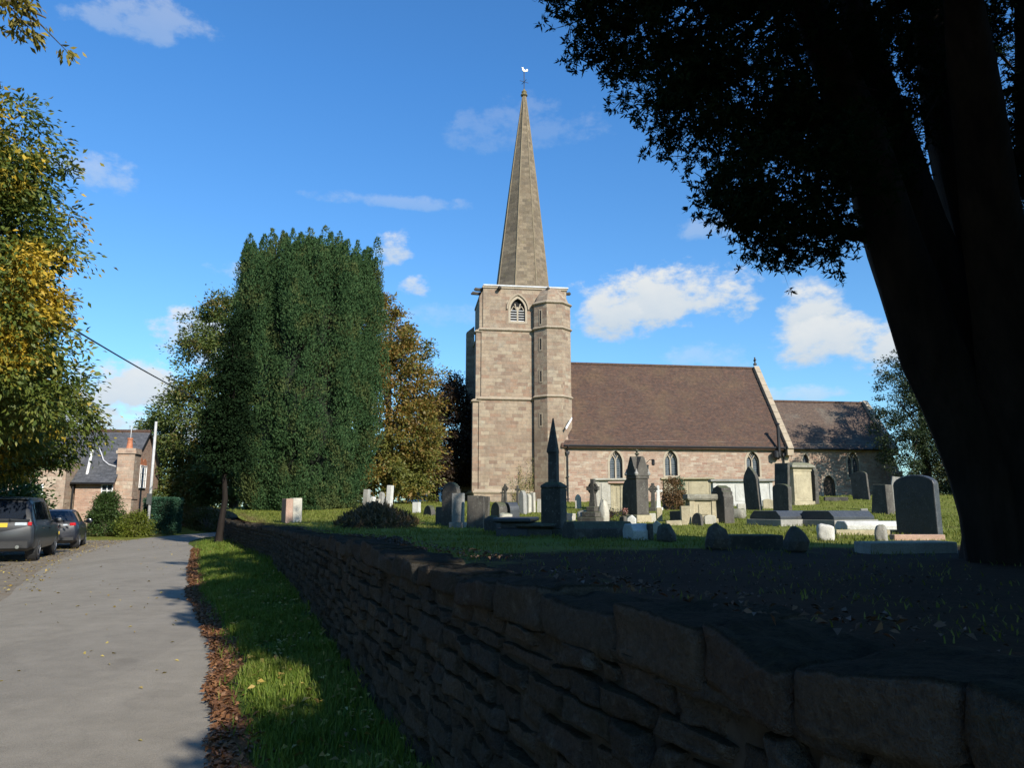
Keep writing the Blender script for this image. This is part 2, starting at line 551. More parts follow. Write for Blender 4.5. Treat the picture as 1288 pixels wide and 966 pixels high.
def yard_z(x, y):
    z = 1.0 + 0.85 * sm((y - 17) / 36)
    z += 0.55 * sm((x - 6) / 22) * sm((y - 28) / 30)
    z += 0.10 * sm((6 - abs(y - 2)) / 8)
    d = x - wall_x(y)
    z += 0.05 * mn.noise((x * .35, y * .35, 0)) + 0.03 * mn.noise((x * 1.3, y * 1.3, 4.0))
    if y < 30:
        z -= 0.10 * max(0.0, 1 - d / 1.2) if d > 0 else 0.1
    return z


def ray(px, py):
    a, b = (px - 644) / F_PX, (483 - py) / F_PX
    return Vector((a, math.cos(PITCH) - b * math.sin(PITCH), math.sin(PITCH) + b * math.cos(PITCH)))


def spot(px, py, ground=None):
    """where the line of sight through a picture point meets the ground"""
    g = ground or yard_z
    d = ray(px, py)
    lo = 3.0
    prev = None
    t = lo
    while t < 130:
        p = d * t
        h = EYE + p.z - g(p.x, p.y)
        if h <= 0:
            a, b = t - 0.25, t
            for _ in range(25):
                mcur = (a + b) / 2
                q = d * mcur
                if EYE + q.z - g(q.x, q.y) > 0:
                    a = mcur
                else:
                    b = mcur
            q = d * b
            return Vector((q.x, q.y, g(q.x, q.y)))
        t += 0.25
    q = d * 60
    return Vector((q.x, q.y, g(q.x, q.y)))


def at(px, py, y):
    d = ray(px, py)
    d = d * (y / d.y)
    return Vector((d.x, y, EYE + d.z))


# ------------------------------------------------------------------ church
CH_Z = 1.75
church = thing('parish_church', 'sandstone parish church with tall octagonal spire, square tower and red-brown tiled nave and chancel', 'church', (-2.92, 55.0, CH_Z), R(8))


def z_(a):
    return a - CH_Z


def arch(cx, w, z0, zs, za, n=8, grow=0.0):
    """pointed-arch outline, counter-clockwise in (x, z)"""
    h = w / 2 + grow
    za = za + grow * 1.3
    rise = za - zs
    r = (h * h + rise * rise) / (2 * h)
    pts = [(cx - h, z0 - grow), (cx + h, z0 - grow), (cx + h, zs)]
    c = cx + h - r
    t1 = math.atan2(rise, cx - c)
    for k in range(1, n + 1):
        t = t1 * k / n
        pts.append((c + r * math.cos(t), zs + r * math.sin(t)))
    for k in range(n - 1, 0, -1):
        t = t1 * k / n
        pts.append((2 * cx - (c + r * math.cos(t)), zs + r * math.sin(t)))
    pts.append((cx - h, zs))
    return pts


def slab_holes(mb, outline, holes, y0, y1):
    """upright slab along x with openings; the front at y0, the reveals run back to y1"""
    bm = bmesh.new()
    loops = []
    for poly in [outline] + holes:
        vs = [bm.verts.new((x, y0, z)) for x, z in poly]
        for i in range(len(vs)):
            bm.edges.new((vs[i], vs[(i + 1) % len(vs)]))
        loops.append(poly)
    bmesh.ops.triangle_fill(bm, edges=bm.edges[:], use_beauty=True, normal=(0, -1, 0))
    bm.verts.index_update()
    vs = [tuple(v.co) for v in bm.verts]
    fs = []
    for f in bm.faces:
        idx = [v.index for v in f.verts]
        if f.normal.y > 0:
            idx.reverse()
        fs.append(tuple(idx))
    bm.free()
    mb.add(vs, fs)
    for poly in loops:
        n = len(poly)
        vv = [(x, y0, z) for x, z in poly] + [(x, y1, z) for x, z in poly]
        mb.add(vv, [(i, (i + 1) % n, (i + 1) % n + n, i + n) for i in range(n)])


def ring_frame(mb, inner, outer, y0, y1):
    n = len(inner)
    vs = [(x, y0, z) for x, z in outer] + [(x, y0, z) for x, z in inner] + [(x, y1, z) for x, z in outer] + [(x, y1, z) for x, z in inner]
    fs = []
    for i in range(n):
        j = (i + 1) % n
        fs += [(i, j, n + j, n + i), (i, 2 * n + i, 2 * n + j, j), (n + i, n + j, 3 * n + j, 3 * n + i), (2 * n + i, 3 * n + i, 3 * n + j, 2 * n + j)]
    mb.add(vs, fs)


# ---- tower
tw = MB()
tw.box(.10, 7.35, -.12, 7.3, z_(1.0), z_(2.62))
tw.box(.45, 7.30, 0, 7.2, z_(2.62), z_(9.55))
tw.box(.60, 7.28, .06, 7.1, z_(9.55), z_(14.95))
tw.box(.72, 7.26, .42, 7.0, z_(14.95), z_(18.42))
BW = arch(3.42, 1.15, z_(15.72), z_(16.65), z_(17.55))
slab_holes(tw, [(.72, z_(14.95)), (7.26, z_(14.95)), (7.26, z_(18.42)), (.72, z_(18.42))], [BW], .12, .42)
# buttresses on the west side, stepping in at each string course
for (x0, x1, y0, y1, za, zb) in [(-.02, .45, .10, .95, 1.0, 9.4), (.20, .60, .16, .95, 9.4, 14.8), (.45, .72, .22, .9, 14.8, 17.6),
                                 (-.45, .45, 6.3, 7.15, 1.0, 9.3), (-.05, .60, 6.3, 7.05, 9.3, 16.2),
                                 (.55, 1.4, 7.2, 7.9, 1.0, 14.8)]:
    tw.box(x0, x1, y0, y1, z_(za), z_(zb))
    # weathered slope on top
    tw.prism([(x0, z_(zb) - .002), (x1, z_(zb) - .002), (x1, z_(zb) + .55)], y0 + .002, y1 - .002)
tw.build('tower', M['tower'], church)

st = MB()


def string_ring(mb, x0, x1, y0, y1, z, h=.2, p=.13):
    """moulded course round a rectangle: sloped above, square below"""
    def rect(e, zz):
        return [(x0 - e, y0 - e, zz), (x1 + e, y0 - e, zz), (x1 + e, y1 + e, zz), (x0 - e, y1 + e, zz)]
    mb.rings([rect(-.05, z - h * .55), rect(p * .5, z - h * .5), rect(p, z - h * .2), rect(p, z), rect(-.05, z + h * .75)], True)


def string_oct(mb, cx, cy, ap, z, h=.2, p=.13):
    def oc(e, zz):
        r = (ap + e) / math.cos(math.pi / 8)
        return [(cx + r * math.cos(math.pi / 8 + k * math.pi / 4), cy + r * math.sin(math.pi / 8 + k * math.pi / 4), zz) for k in range(8)]
    mb.rings([oc(-.05, z - h * .55), oc(p * .5, z - h * .5), oc(p, z - h * .2), oc(p, z), oc(-.05, z + h * .75)], True)


TC = (6.05, .28)
for fn, args in [(string_ring, (.10, 7.30, -.12, 7.25, z_(2.66), .26, .10)), (string_ring, (.43, 7.28, -.02, 7.2, z_(9.62))), (string_ring, (-.02, .5, .08, .97, z_(9.45))), (string_ring, (.58, 7.26, .05, 7.1, z_(15.0))),
                 (string_ring, (.18, .62, .14, .97, z_(14.85), .18, .1)), (string_oct, (*TC, 1.43, z_(15.05))), (string_oct, (*TC, 1.46, z_(9.75), .18, .10)), (string_oct, (*TC, 1.40, z_(17.02), .22, .16))]:
    st = MB()
    fn(st, *args)
    st.build('string_course', M['string'], church)

tr = MB()


def octa(ap, cx=TC[0], cy=TC[1]):
    r = ap / math.cos(math.pi / 8)
    return [(cx + r * math.cos(math.pi / 8 + k * math.pi / 4), cy + r * math.sin(math.pi / 8 + k * math.pi / 4)) for k in range(8)]


tr.extrude_z(octa(1.52), z_(1.0), z_(2.7))
tr.extrude_z(octa(1.45), z_(2.7), z_(9.7))
tr.extrude_z(octa(1.42), z_(9.7), z_(17.0))
tr.extrude_z(octa(1.38), z_(17.0), z_(17.7), top=octa(1.10))
tr.extrude_z(octa(1.10), z_(17.7), z_(18.3), top=octa(.72))
turret = tr.build('stair_turret', M['tower'], church)
# narrow stair lights on the south-west face of the turret
sw = R(225)
nx, ny = math.cos(sw), math.sin(sw)
for k, (za, zb) in enumerate([(15.35, 16.4), (13.35, 14.2), (10.9, 11.7), (7.55, 8.4)]):
    ap = 1.425 if za > 9.7 else 1.455
    Mx = Matrix.Translation((TC[0] + nx * ap, TC[1] + ny * ap, 0)) @ Matrix.Rotation(R(-45), 4, 'Z')
    fr = MB()
    for bx in [(-.14, -.075, -.02, .03, z_(za) - .12, z_(zb) + .12), (.075, .14, -.02, .03, z_(za) - .12, z_(zb) + .12),
               (-.075, .075, -.02, .03, z_(za) - .12, z_(za)), (-.075, .075, -.02, .03, z_(zb), z_(zb) + .12)]:
        fr.box(*bx, M=Mx)
    w = fr.build('slit_window', M['string'], turret)
    MB().box(-.075, .075, -.006, .02, z_(za), z_(zb), M=Mx).build('opening', M['void'], turret)

# parapet, lead and gargoyles
pp = MB()
pp.box(.66, 7.34, .04, 7.08, z_(18.30), z_(18.46))
pp.build('parapet_coping', M['string'], church)
ld = MB()
ld.box(.72, 7.42, -.02, 7.1, z_(18.462), z_(18.56))
ld.build('lead_roof_edge', M['lead'], church)
for (gx, gy, ang, ln) in [(1.95, .05, 90, .42), (5.72, .05, 90, .62), (.6, .5, 0, .55), (.7, 1.6, 0, .8), (7.3, .7, 180, .45)]:
    g = MB()
    a = R(ang)
    dxg, dyg = -math.cos(a), -math.sin(a)
    p0 = Vector((gx, gy, z_(18.25)))
    pts = [p0 - Vector((dxg, dyg, 0)) * .1, p0 + Vector((dxg, dyg, -.02)) * ln * .4, p0 + Vector((dxg, dyg, .04)) * ln * .8, p0 + Vector((dxg, dyg, -.08)) * ln]
    g.tube(pts, [.16, .13, .15, .07], 7)
    smooth_angle(g.build('gargoyle', M['darkstone'], church))


def louvre_window(cx, outline, w, z0, zs, za, yf, yb, parent):
    """two-light belfry window with hood mould and slate louvres"""
    fr = MB()
    ring_frame(fr, outline, arch(cx, w, z0, zs, za, grow=.16), yf - .02, yf + .1)
    win = fr.build('belfry_window', M['dressing'], parent)
    hd = MB()
    big, bigger = arch(cx, w, z0, zs, za, grow=.2), arch(cx, w, z0, zs, za, grow=.32)
    top = [i for i, p in enumerate(big) if p[1] >= zs - .001]
    for i, j in zip(top, top[1:]):
        q = [big[i], big[j], bigger[j], bigger[i]]
        hd.prism(q, yf - .12, yf + .01)
    hd.build('hood_mould', M['string'], win)
    mu = MB()
    mu.box(cx - .06, cx + .06, yf + .12, yf + .22, z0, zs + .25)
    for s in (-1, 1):
        pts = [(cx, yf + .17, zs - .05), (cx + s * .16, yf + .17, zs + .28), (cx + s * .22, yf + .17, zs + .5)]
        mu.tube(pts, .055, 6)
        pts = [(cx + s * w / 2, yf + .17, zs - .12), (cx + s * w * .27, yf + .17, zs + .3), (cx + s * .05, yf + .17, zs + .02)]
        mu.tube(pts, .05, 6)
    mu.build('tracery', M['dressing'], win)
    lv = MB()
    k = z0 + .05
    while k < zs + .1:
        for s in (-1, 1):
            x0, x1 = (cx - w / 2 + .02, cx - .07) if s < 0 else (cx + .07, cx + w / 2 - .02)
            lv.prism([(x0, k), (x1, k), (x1, k + .05), (x0, k + .05)], yf + .14, yf + .27)
        k += .2
    lv.build('louvre', M['lead'], win)
    MB().box(cx - w / 2 - .05, cx + w / 2 + .05, yb - .035, yb - .012, z0 - .1, za + .1).build('opening', M['void'], win)


louvre_window(3.42, BW, 1.15, z_(15.72), z_(16.65), z_(17.55), .12, .42, church)

# ---- spire
sp = MB()
sc0, sc1 = Vector((4.28, 3.6, z_(18.2))), Vector((4.52, 3.6, z_(36.75)))
rings = []
for k in range(13):
    t = k / 12
    c = sc0.lerp(sc1, t)
    ap = 2.18 * (1 - t) + .13 * t + .05 * math.sin(math.pi * t)
    r = ap / math.cos(math.pi / 8)
    rings.append([(c.x + r * math.cos(math.pi / 8 + i * math.pi / 4), c.y + r * math.sin(math.pi / 8 + i * math.pi / 4), c.z) for i in range(8)])
sp.rings(rings)
spire = sp.build('spire', M['spire'], church)
rb = MB()
for i in range(8):
    rb.tube([rings[k][i] for k in range(13)], [.045] * 13, 6)
rb.build('arris_roll', m_stone('pale_spire_arris', (.25, .20, .13), (.18, .145, .095), (.28, .24, .14), .4), spire)
fn = MB()
fn.lathe([(.13, 0), (.30, .12), (.30, .22), (.18, .34), (.24, .48), (.12, .62), (.06, .75)], 10, Matrix.Translation((sc1.x, sc1.y, sc1.z - .1)))
fn.build('finial', m_stone('lichened_finial', (.22, .18, .09), (.14, .115, .06), (.28, .22, .07), .5), spire)
wv = MB()
zt = sc1.z + .6
wv.tube([(sc1.x, sc1.y, zt), (sc1.x, sc1.y, zt + 1.75)], .035, 6)
for a in (0, 90):
    dxv, dyv = math.cos(R(a + 20)) * .42, math.sin(R(a + 20)) * .42
    wv.tube([(sc1.x - dxv, sc1.y - dyv, zt + .75), (sc1.x + dxv, sc1.y + dyv, zt + .75)], .022, 5)
vane = wv.build('weather_vane', M['iron'], spire)
ck = MB()
cock = [(-.10, 0), (.12, 0), (.26, .10), (.42, .12), (.50, .34), (.40, .44), (.28, .26), (.10, .22), (-.06, .30), (-.12, .48), (-.24, .50), (-.34, .42), (-.24, .38), (-.24, .18)]
ck.prism([(x * .72, z * .72) for x, z in cock], -.025, .025, Matrix.Translation((sc1.x, sc1.y, zt + 1.72)) @ Matrix.Rotation(R(15), 4, 'Z'))
ck.build('weathercock', M['gilt'], vane)

# ---- nave
NX0, NX1, NY0, NY1 = 6.55, 24.45, -1.0, 8.0
EAVE, RIDGE, RY = z_(6.50), z_(13.2), 3.5
WIN = [(10.66, .98, z_(3.62), z_(4.85), z_(5.72)), (14.95, .98, z_(3.88), z_(4.95), z_(5.80)), (21.48, 1.04, z_(3.82), z_(4.95), z_(5.78))]
nv = MB()
outl = [(NX0, z_(1.0)), (NX1, z_(1.0)), (NX1, EAVE), (NX0, EAVE)]
holes = [arch(*w) for w in WIN]
slab_holes(nv, outl, holes, NY0, NY0 + .42)
nv.box(NX0, NX1, NY0 + .42, NY1, z_(1.0), EAVE)
nv.prism([(NX0 + .02, z_(1.0)), (NX1, z_(1.0)), (NX1, z_(2.35)), (NX0 + .02, z_(2.35))], NY0 - .09, NY0 - .002)      # plinth
# gable walls
for x0, x1 in ((NX0, NX0 + .5), (NX1 - .5, NX1)):
    g = [(NY0, EAVE), (NY1, EAVE), (RY, RIDGE - .15)]
    vs = [(x0, y, z) for y, z in g] + [(x1, y, z) for y, z in g]
    nv.add(vs, [(0, 2, 1), (3, 4, 5), (0, 1, 4, 3), (1, 2, 5, 4), (2, 0, 3, 5)])
nave = nv.build('nave_wall', M['nave'], church)
for left in (True, False):
    qn = MB()
    k = z_(1.7)
    i = 0
    while k < EAVE - .3:
        ln = .55 if i % 2 else .32
        if left:
            qn.box(NX0 - .02, NX0 + ln, NY0 - .018, NY0 + .3, k, k + .285)
        else:
            qn.box(NX1 - ln, NX1 + .02, NY0 - .018, NY0 + .3, k, k + .285)
        k += .285
        i += 1
    qn.build('quoins', M['dressing'], nave, bevel=.012)


def tracery_window(cx, w, z0, zs, za, yf, depth, parent, name='window'):
    o = arch(cx, w, z0, zs, za)
    fr = MB()
    ring_frame(fr, o, arch(cx, w, z0, zs, za, grow=.15), yf - .02, yf + .16)
    win = fr.build(name, M['dressing'], parent)
    yg = yf + depth
    MB().prism(arch(cx, w, z0, zs, za, grow=.01), yg, yg + .03).build('pane', M['glass'], win)
    t = MB()
    ym = yg - .05
    t.box(cx - .055, cx + .055, ym - .07, ym + .04, z0, zs + .02)
    rise = za - zs
    for s in (-1, 1):
        # each light has its own pointed head, the eye above between them
        h = w / 2
        pts = [(cx, ym - .02, zs - .02), (cx + s * .05, ym - .02, zs + rise * .30), (cx + s * h * .42, ym - .02, zs + rise * .62), (cx + s * h * .62, ym - .02, zs + rise * .80)]
        t.tube(pts, .045, 6)
        pts = [(cx + s * h, ym - .02, zs - .05), (cx + s * h * .8, ym - .02, zs + rise * .33), (cx + s * h * .42, ym - .02, zs + rise * .62)]
        t.tube(pts, .04, 6)
    t.tube([(cx - .1, ym - .02, zs + rise * .72), (cx, ym - .02, zs + rise * .56), (cx + .1, ym - .02, zs + rise * .72), (cx, ym - .02, zs + rise * .9), (cx - .1, ym - .02, zs + rise * .72)], .03, 6)
    t.build('tracery', M['dressing'], win)
    s = MB()
    s.prism([(cx - w / 2 - .22, z0 - .2), (cx + w / 2 + .22, z0 - .2), (cx + w / 2 + .2, z0 - .152), (cx - w / 2 - .2, z0 - .152)], yf - .06, yf + .1)
    s.build('sill', M['dressing'], win)
    return win


for w in WIN:
    tracery_window(*w, NY0, .26, church)


def roof(name, x0, x1, y0, y1, ze, zr, ry, over, mat, parent, th=.14):
    mb = MB()
    k = (zr - ze) / (ry - y0)
    ya, za = y0 - over, ze - over * k
    yb, zb = y1 + over, ze - over * k
    nxx = 40
    # the slope toward the road, slightly uneven as old tiles lie
    def sheet(ya, za, yb, zb):
        rows, cols = 14, nxx
        vs = []
        for r in range(rows + 1):
            t = r / rows
            for c in range(cols + 1):
                x = x0 + (x1 - x0) * c / cols
                sag = .045 * mn.noise((x * .35, t * 3, 1.7)) - .06 * math.sin(math.pi * t) * (0.6 + .4 * math.sin(x * .5))
                vs.append((x, ya + (yb - ya) * t, za + (zb - za) * t + sag * (0 if r in (0, rows) else 1)))
        fs = [(r * (cols + 1) + c, r * (cols + 1) + c + 1, (r + 1) * (cols + 1) + c + 1, (r + 1) * (cols + 1) + c) for r in range(rows) for c in range(cols)]
        return vs, fs
    for (p, q, a, b) in ((ya, za, ry, zr), (yb, zb, ry, zr)):
        vs, fs = sheet(p, q, a, b)
        n = len(vs)
        low = [(x, y, z - th) for x, y, z in vs]
        mb.add(vs, fs)
        mb.add(low, [f[::-1] for f in fs])
        # edges
        c = nxx + 1
        rws = 15
        bd = [i for i in range(c)] + [c * r + nxx for r in range(1, rws)] + [c * (rws - 1) + i for i in range(nxx - 1, -1, -1)] + [c * r for r in range(rws - 2, 0, -1)]
        mb.add([vs[i] for i in bd] + [low[i] for i in bd], [(i, (i + 1) % len(bd), (i + 1) % len(bd) + len(bd), i + len(bd)) for i in range(len(bd))])
    o = mb.build(name, mat, parent, fix=False)
    rd = MB()
    x = x0
    while x < x1 - .1:
        w = min(.44, x1 - x)
        rd.tube([(x, ry, zr - .02 + .01 * mn.noise((x, 0, 0))), (x + w, ry, zr - .02)], [.13, .13], 8)
        x += .45
    rd.build('ridge_tiles', M['tiles'], o)
    return o, k


roof_o, kn = roof('nave_roof', NX0 - .1, NX1 - .35, NY0, NY1, EAVE, RIDGE, RY, .32, M['tiles'], church)


def gable_coping(x0, x1, y0, y1, ze, zr, ry, mat, parent, th=.22, up=.30, over=.45):
    mb = MB()
    k = (zr - ze) / (ry - y0)
    L = math.hypot(1, k)
    for s, ye in ((1, y0), (-1, y1)):
        ya, za = ye - s * over, ze - over * k
        a = Vector((0, ya, za)); b = Vector((0, ry, zr))
        n = Vector((0, -s * k, 1)).normalized()
        segs = 12
        for i in range(segs):
            p, q = a.lerp(b, i / segs), a.lerp(b, (i + 1) / segs - .002)
            jig = .02 * mn.noise((i * 2.3, s, 5))
            v = []
            for xx in (x0 - jig, x1 + jig):
                for pt, e in ((p, -.12), (q, -.12), (q, up), (p, up)):
                    w = pt + n * e
                    v.append((xx, w.y, w.z))
            mb.add(v, [(0, 1, 2, 3), (7, 6, 5, 4), (0, 4, 5, 1), (1, 5, 6, 2), (2, 6, 7, 3), (3, 7, 4, 0)])
        # kneeler
        mb.box(x0 - .02, x1 + .02, min(ya - s * .12, ye + s * .35), max(ya - s * .12, ye + s * .35), za - .38, za + .12)
    return mb.build('gable_coping', mat, parent, bevel=.015)


gable_coping(NX1 - .35, NX1 + .12, NY0, NY1, EAVE, RIDGE, RY, m_stone('gable_coping_stone', (.42, .34, .24), (.28, .23, .17), (.42, .40, .34), .5), church)
fx = MB()
fx.box(NX1 - .22, NX1, RY - .12, RY + .12, RIDGE + .25, RIDGE + .42)
fx.box(NX1 - .16, NX1 - .06, RY - .05, RY + .05, RIDGE + .42, RIDGE + .95)
fx.box(NX1 - .16, NX1 - .06, RY - .19, RY + .19, RIDGE + .64, RIDGE + .75)
fx.build('gable_cross', M['darkstone'], church, bevel=.012)


def gutter(x0, x1, y, z, parent):
    g = MB()
    g.tube([(x0, y, z), (x1, y, z)], .075, 8)
    k = x0 + .4
    while k < x1:
        g.box(k - .02, k + .02, y - .02, y + .32, z + .03, z + .08)
        k += 1.0
    return g.build('gutter', M['iron'], parent)


def downpipe(x, y, z0, z1, parent):
    g = MB()
    g.tube([(x, y, z0), (x, y, z1 - .45), (x, y - .02, z1 - .35), (x, y - .26, z1 - .1), (x, y - .26, z1 + .02)], .05, 8)
    for k in range(3):
        zz = z0 + .3 + k * (z1 - z0 - 1.0) / 2
        g.box(x - .09, x + .09, y - .07, y + .12, zz, zz + .06)
    g.box(x - .13, x + .13, y - .14, y + .08, z1 - .62, z1 - .42)
    return g.build('downpipe', M['iron'], parent)


gutter(NX0 + .1, NX1 - .3, NY0 - .36, EAVE - .46, church)
downpipe(6.95, NY0 - .12, z_(1.8), EAVE - .45, church)
downpipe(23.98, NY0 - .12, z_(1.8), EAVE - .45, church)
fl = MB()
fl.tube([(23.42, NY0 + .1, z_(5.25)), (23.42, NY0 - .3, z_(5.25)), (23.42, NY0 - .5, z_(5.4)), (23.42, NY0 - .52, z_(5.7)), (23.42, NY0 - .52, z_(7.75))], .12, 10)
fl.lathe([(.12, 0), (.2, .03), (.05, .16)], 10, Matrix.Translation((23.42, NY0 - .52, z_(7.8))))
fl.lathe([(.02, -.5), (.22, -.3), (.24, .1), (.12, .22)], 10, Matrix.Translation((23.2, NY0 - .42, z_(5.6))))
smooth_angle(fl.build('flue_pipe', M['iron'], church))
lt = MB()
lt.tube([(12.95, NY0, z_(4.75)), (12.98, NY0 - .25, z_(4.85)), (13.1, NY0 - .5, z_(5.02)), (13.3, NY0 - .62, z_(5.05))], .022, 6)
lt.lathe([(.03, .12), (.16, .02), (.12, -.02), (.13, -.3), (.05, -.36)], 8, Matrix.Translation((13.33, NY0 - .62, z_(4.95))))
lt.build('wall_lantern', M['iron'], church)
fs_ = MB()
fs_.add([(6.72, -1.50, z_(7.35)), (7.32, -1.05, z_(8.2)), (7.36, -1.05, z_(8.05)), (6.80, -1.52, z_(7.2)), (6.72, -1.44, z_(7.36)), (7.32, -.98, z_(8.21)), (7.36, -.98, z_(8.06)), (6.80, -1.46, z_(7.21))],
        [(0, 1, 2, 3), (7, 6, 5, 4), (0, 4, 5, 1), (1, 5, 6, 2), (2, 6, 7, 3), (3, 7, 4, 0)])
fs_.build('lead_flashing', M['lead'], church)

# ---- chancel
CX0, CX1, CY0, CY1 = NX1, 34.2, .35, 6.65
CE, CR, CRY = z_(6.55), z_(10.4), 3.5
cw = MB()
CW = [(30.65, .95, z_(3.9), z_(5.1), z_(5.95)), (26.6, .5, z_(4.0), z_(5.2), z_(5.75))]
DOOR = arch(28.45, 1.0, z_(1.9), z_(3.3), z_(4.05))
slab_holes(cw, [(CX0, z_(1.0)), (CX1, z_(1.0)), (CX1, CE), (CX0, CE)], [arch(*w) for w in CW] + [DOOR], CY0, CY0 + .42)
cw.box(CX0, CX1, CY0 + .42, CY1, z_(1.0), CE)
g = [(CY0, CE), (CY1, CE), (CRY, CR - .1)]
vs = [(CX1 - .5, y, z) for y, z in g] + [(CX1, y, z) for y, z in g]
cw.add(vs, [(0, 2, 1), (3, 4, 5), (0, 1, 4, 3), (1, 2, 5, 4), (2, 0, 3, 5)])
for y0, y1 in ((CY0 - .85, CY0), (CY1, CY1 + .85)):                   # buttresses at the east corners
    yo, yi = (y0, y1) if y0 < CY0 else (y1, y0)
    vs = []
    for x in (CX1 - .75, CX1 - .1):
        vs += [(x, yi, z_(1.0)), (x, yo, z_(1.0)), (x, yo, z_(4.2)), (x, yi, z_(5.9))]
    cw.add(vs, [(0, 1, 2, 3), (7, 6, 5, 4), (0, 4, 5, 1), (1, 5, 6, 2), (2, 6, 7, 3), (3, 7, 4, 0)])
cw.box(CX1, CX1 + .8, CY0 + .1, CY0 + .75, z_(1.0), z_(4.4))
cw.build('chancel_wall', M['nave'], church)
tracery_window(*CW[0], CY0, .26, church)
wl = CW[1]
fr = MB(); ring_frame(fr, arch(*wl), arch(*wl, grow=.13), CY0 - .02, CY0 + .16)
lw = fr.build('lancet_window', M['dressing'], church)
MB().prism(arch(*wl, grow=.01), CY0 + .26, CY0 + .29).build('pane', M['glass'], lw)
fr = MB(); ring_frame(fr, DOOR, arch(28.45, 1.0, z_(1.9), z_(3.3), z_(4.05), grow=.16), CY0 - .02, CY0 + .16)
dr = fr.build('doorway', M['dressing'], church)
MB().prism(arch(28.45, 1.0, z_(1.9), z_(3.3), z_(4.05), grow=.01), CY0 + .25, CY0 + .3).build('door', m_plain('dark_oak_door', (.05, .035, .025), .7, var=.4, scale=20), dr)
roof('chancel_roof', CX0, CX1 - .35, CY0, CY1, CE, CR, CRY, .32, M['tiles_old'], church)
gable_coping(CX1 - .35, CX1 + .1, CY0, CY1, CE, CR, CRY, m_stone('gable_coping_stone', (.40, .33, .24), (.28, .23, .17), (.42, .40, .34), .5), church)
gutter(CX0 + .1, CX1 - .3, CY0 - .36, CE - .44, church)


# ------------------------------------------------------------------ ground, road, yard
def m_ground_far():
    m, t = mat_new('meadow')
    ob = t.n('ShaderNodeTexCoord').outputs['Object']
    c = t.ramp(t.noise(ob, .25, 6, .6), [(.3, (.05, .075, .02)), (.6, (.08, .10, .03)), (.8, (.12, .11, .05))])
    finish(t, c, .95, t.noise(ob, 30, 3), .4, .05, .1)
    return m


def m_asphalt():
    m, t = mat_new('worn_asphalt')
    ob = t.n('ShaderNodeTexCoord').outputs['Object']
    big = t.noise(ob, .35, 4, .55)
    str_ = t.noise(t.n('ShaderNodeMapping', {0: ob, 2: (0, 0, R(-24)), 3: (1.2, .09, 1)}).outputs[0], 1.3, 4, .6)
    med = t.noise(ob, 3.2, 5, .65)
    grit = t.n('ShaderNodeTexVoronoi', {'Vector': ob, 'Scale': 95.0}).outputs['Distance']
    gr2 = t.noise(ob, 140, 2, .7)
    c = t.ramp(t.m('ADD', t.m('MULTIPLY', big, .5), t.m('MULTIPLY', str_, .5)), [(.35, (.212, .189, .152)), (.65, (.262, .236, .193))])
    c = t.mix(.5, c, t.ramp(med, [(.3, (.75, .75, .75)), (.7, (1.2, 1.2, 1.2))]), 'MULTIPLY')
    c = t.mix(.55, c, t.ramp(gr2, [(.3, (.5, .5, .5)), (.7, (1.5, 1.48, 1.45))]), 'MULTIPLY')
    c = t.mix(t.n('ShaderNodeMapRange', {0: grit, 1: .25, 2: .12}).outputs[0], c, (.27, .26, .24))
    rep = t.n('ShaderNodeTexVoronoi', {'Vector': t.n('ShaderNodeMapping', {0: ob, 2: (0, 0, R(-22)), 3: (.55, .16, 1)}).outputs[0], 'Scale': 1.0}).outputs['Color']
    rv = t.n('ShaderNodeSeparateXYZ', {0: rep}).outputs[0]
    c = t.mix(t.m('MULTIPLY', t.m('LESS_THAN', rv, .16), .12), c, (.115, .108, .098))
    st = t.n('ShaderNodeMapRange', {0: t.noise(ob, 1.1, 6, .7), 1: .58, 2: .70}).outputs[0]
    c = t.mix(t.m('MULTIPLY', st, .35), c, (.12, .105, .085))
    # a narrow sealed trench scar and thin cracks across the lane
    crk = t.n('ShaderNodeTexVoronoi', {'Vector': t.n('ShaderNodeVectorMath', {0: ob, 1: t.noise(ob, 1.1, 4, out=1)}, operation='ADD').outputs[0], 'Scale': .32},
              feature='DISTANCE_TO_EDGE').outputs['Distance']
    c = t.mix(t.m('MULTIPLY', t.n('ShaderNodeMapRange', {0: crk, 1: .012, 2: .004}).outputs[0], .07), c, (.07, .066, .06))
    finish(t, c, .88, t.m('ADD', grit, t.m('MULTIPLY', gr2, .6)), .5, .008, .25)
    return m


def m_gravel():
    m, t = mat_new('gravel_layby')
    ob = t.n('ShaderNodeTexCoord').outputs['Object']
    c = t.ramp(t.noise(ob, 1.4, 6, .7), [(.3, (.13, .105, .075)), (.5, (.21, .185, .15)), (.7, (.17, .12, .07))])
    c = t.mix(.6, c, t.ramp(t.noise(ob, 55, 3, .7), [(.3, (.5, .5, .5)), (.7, (1.45, 1.4, 1.3))]), 'MULTIPLY')
    finish(t, c, .95, t.noise(ob, 40, 3), .6, .02, .15)
    return m


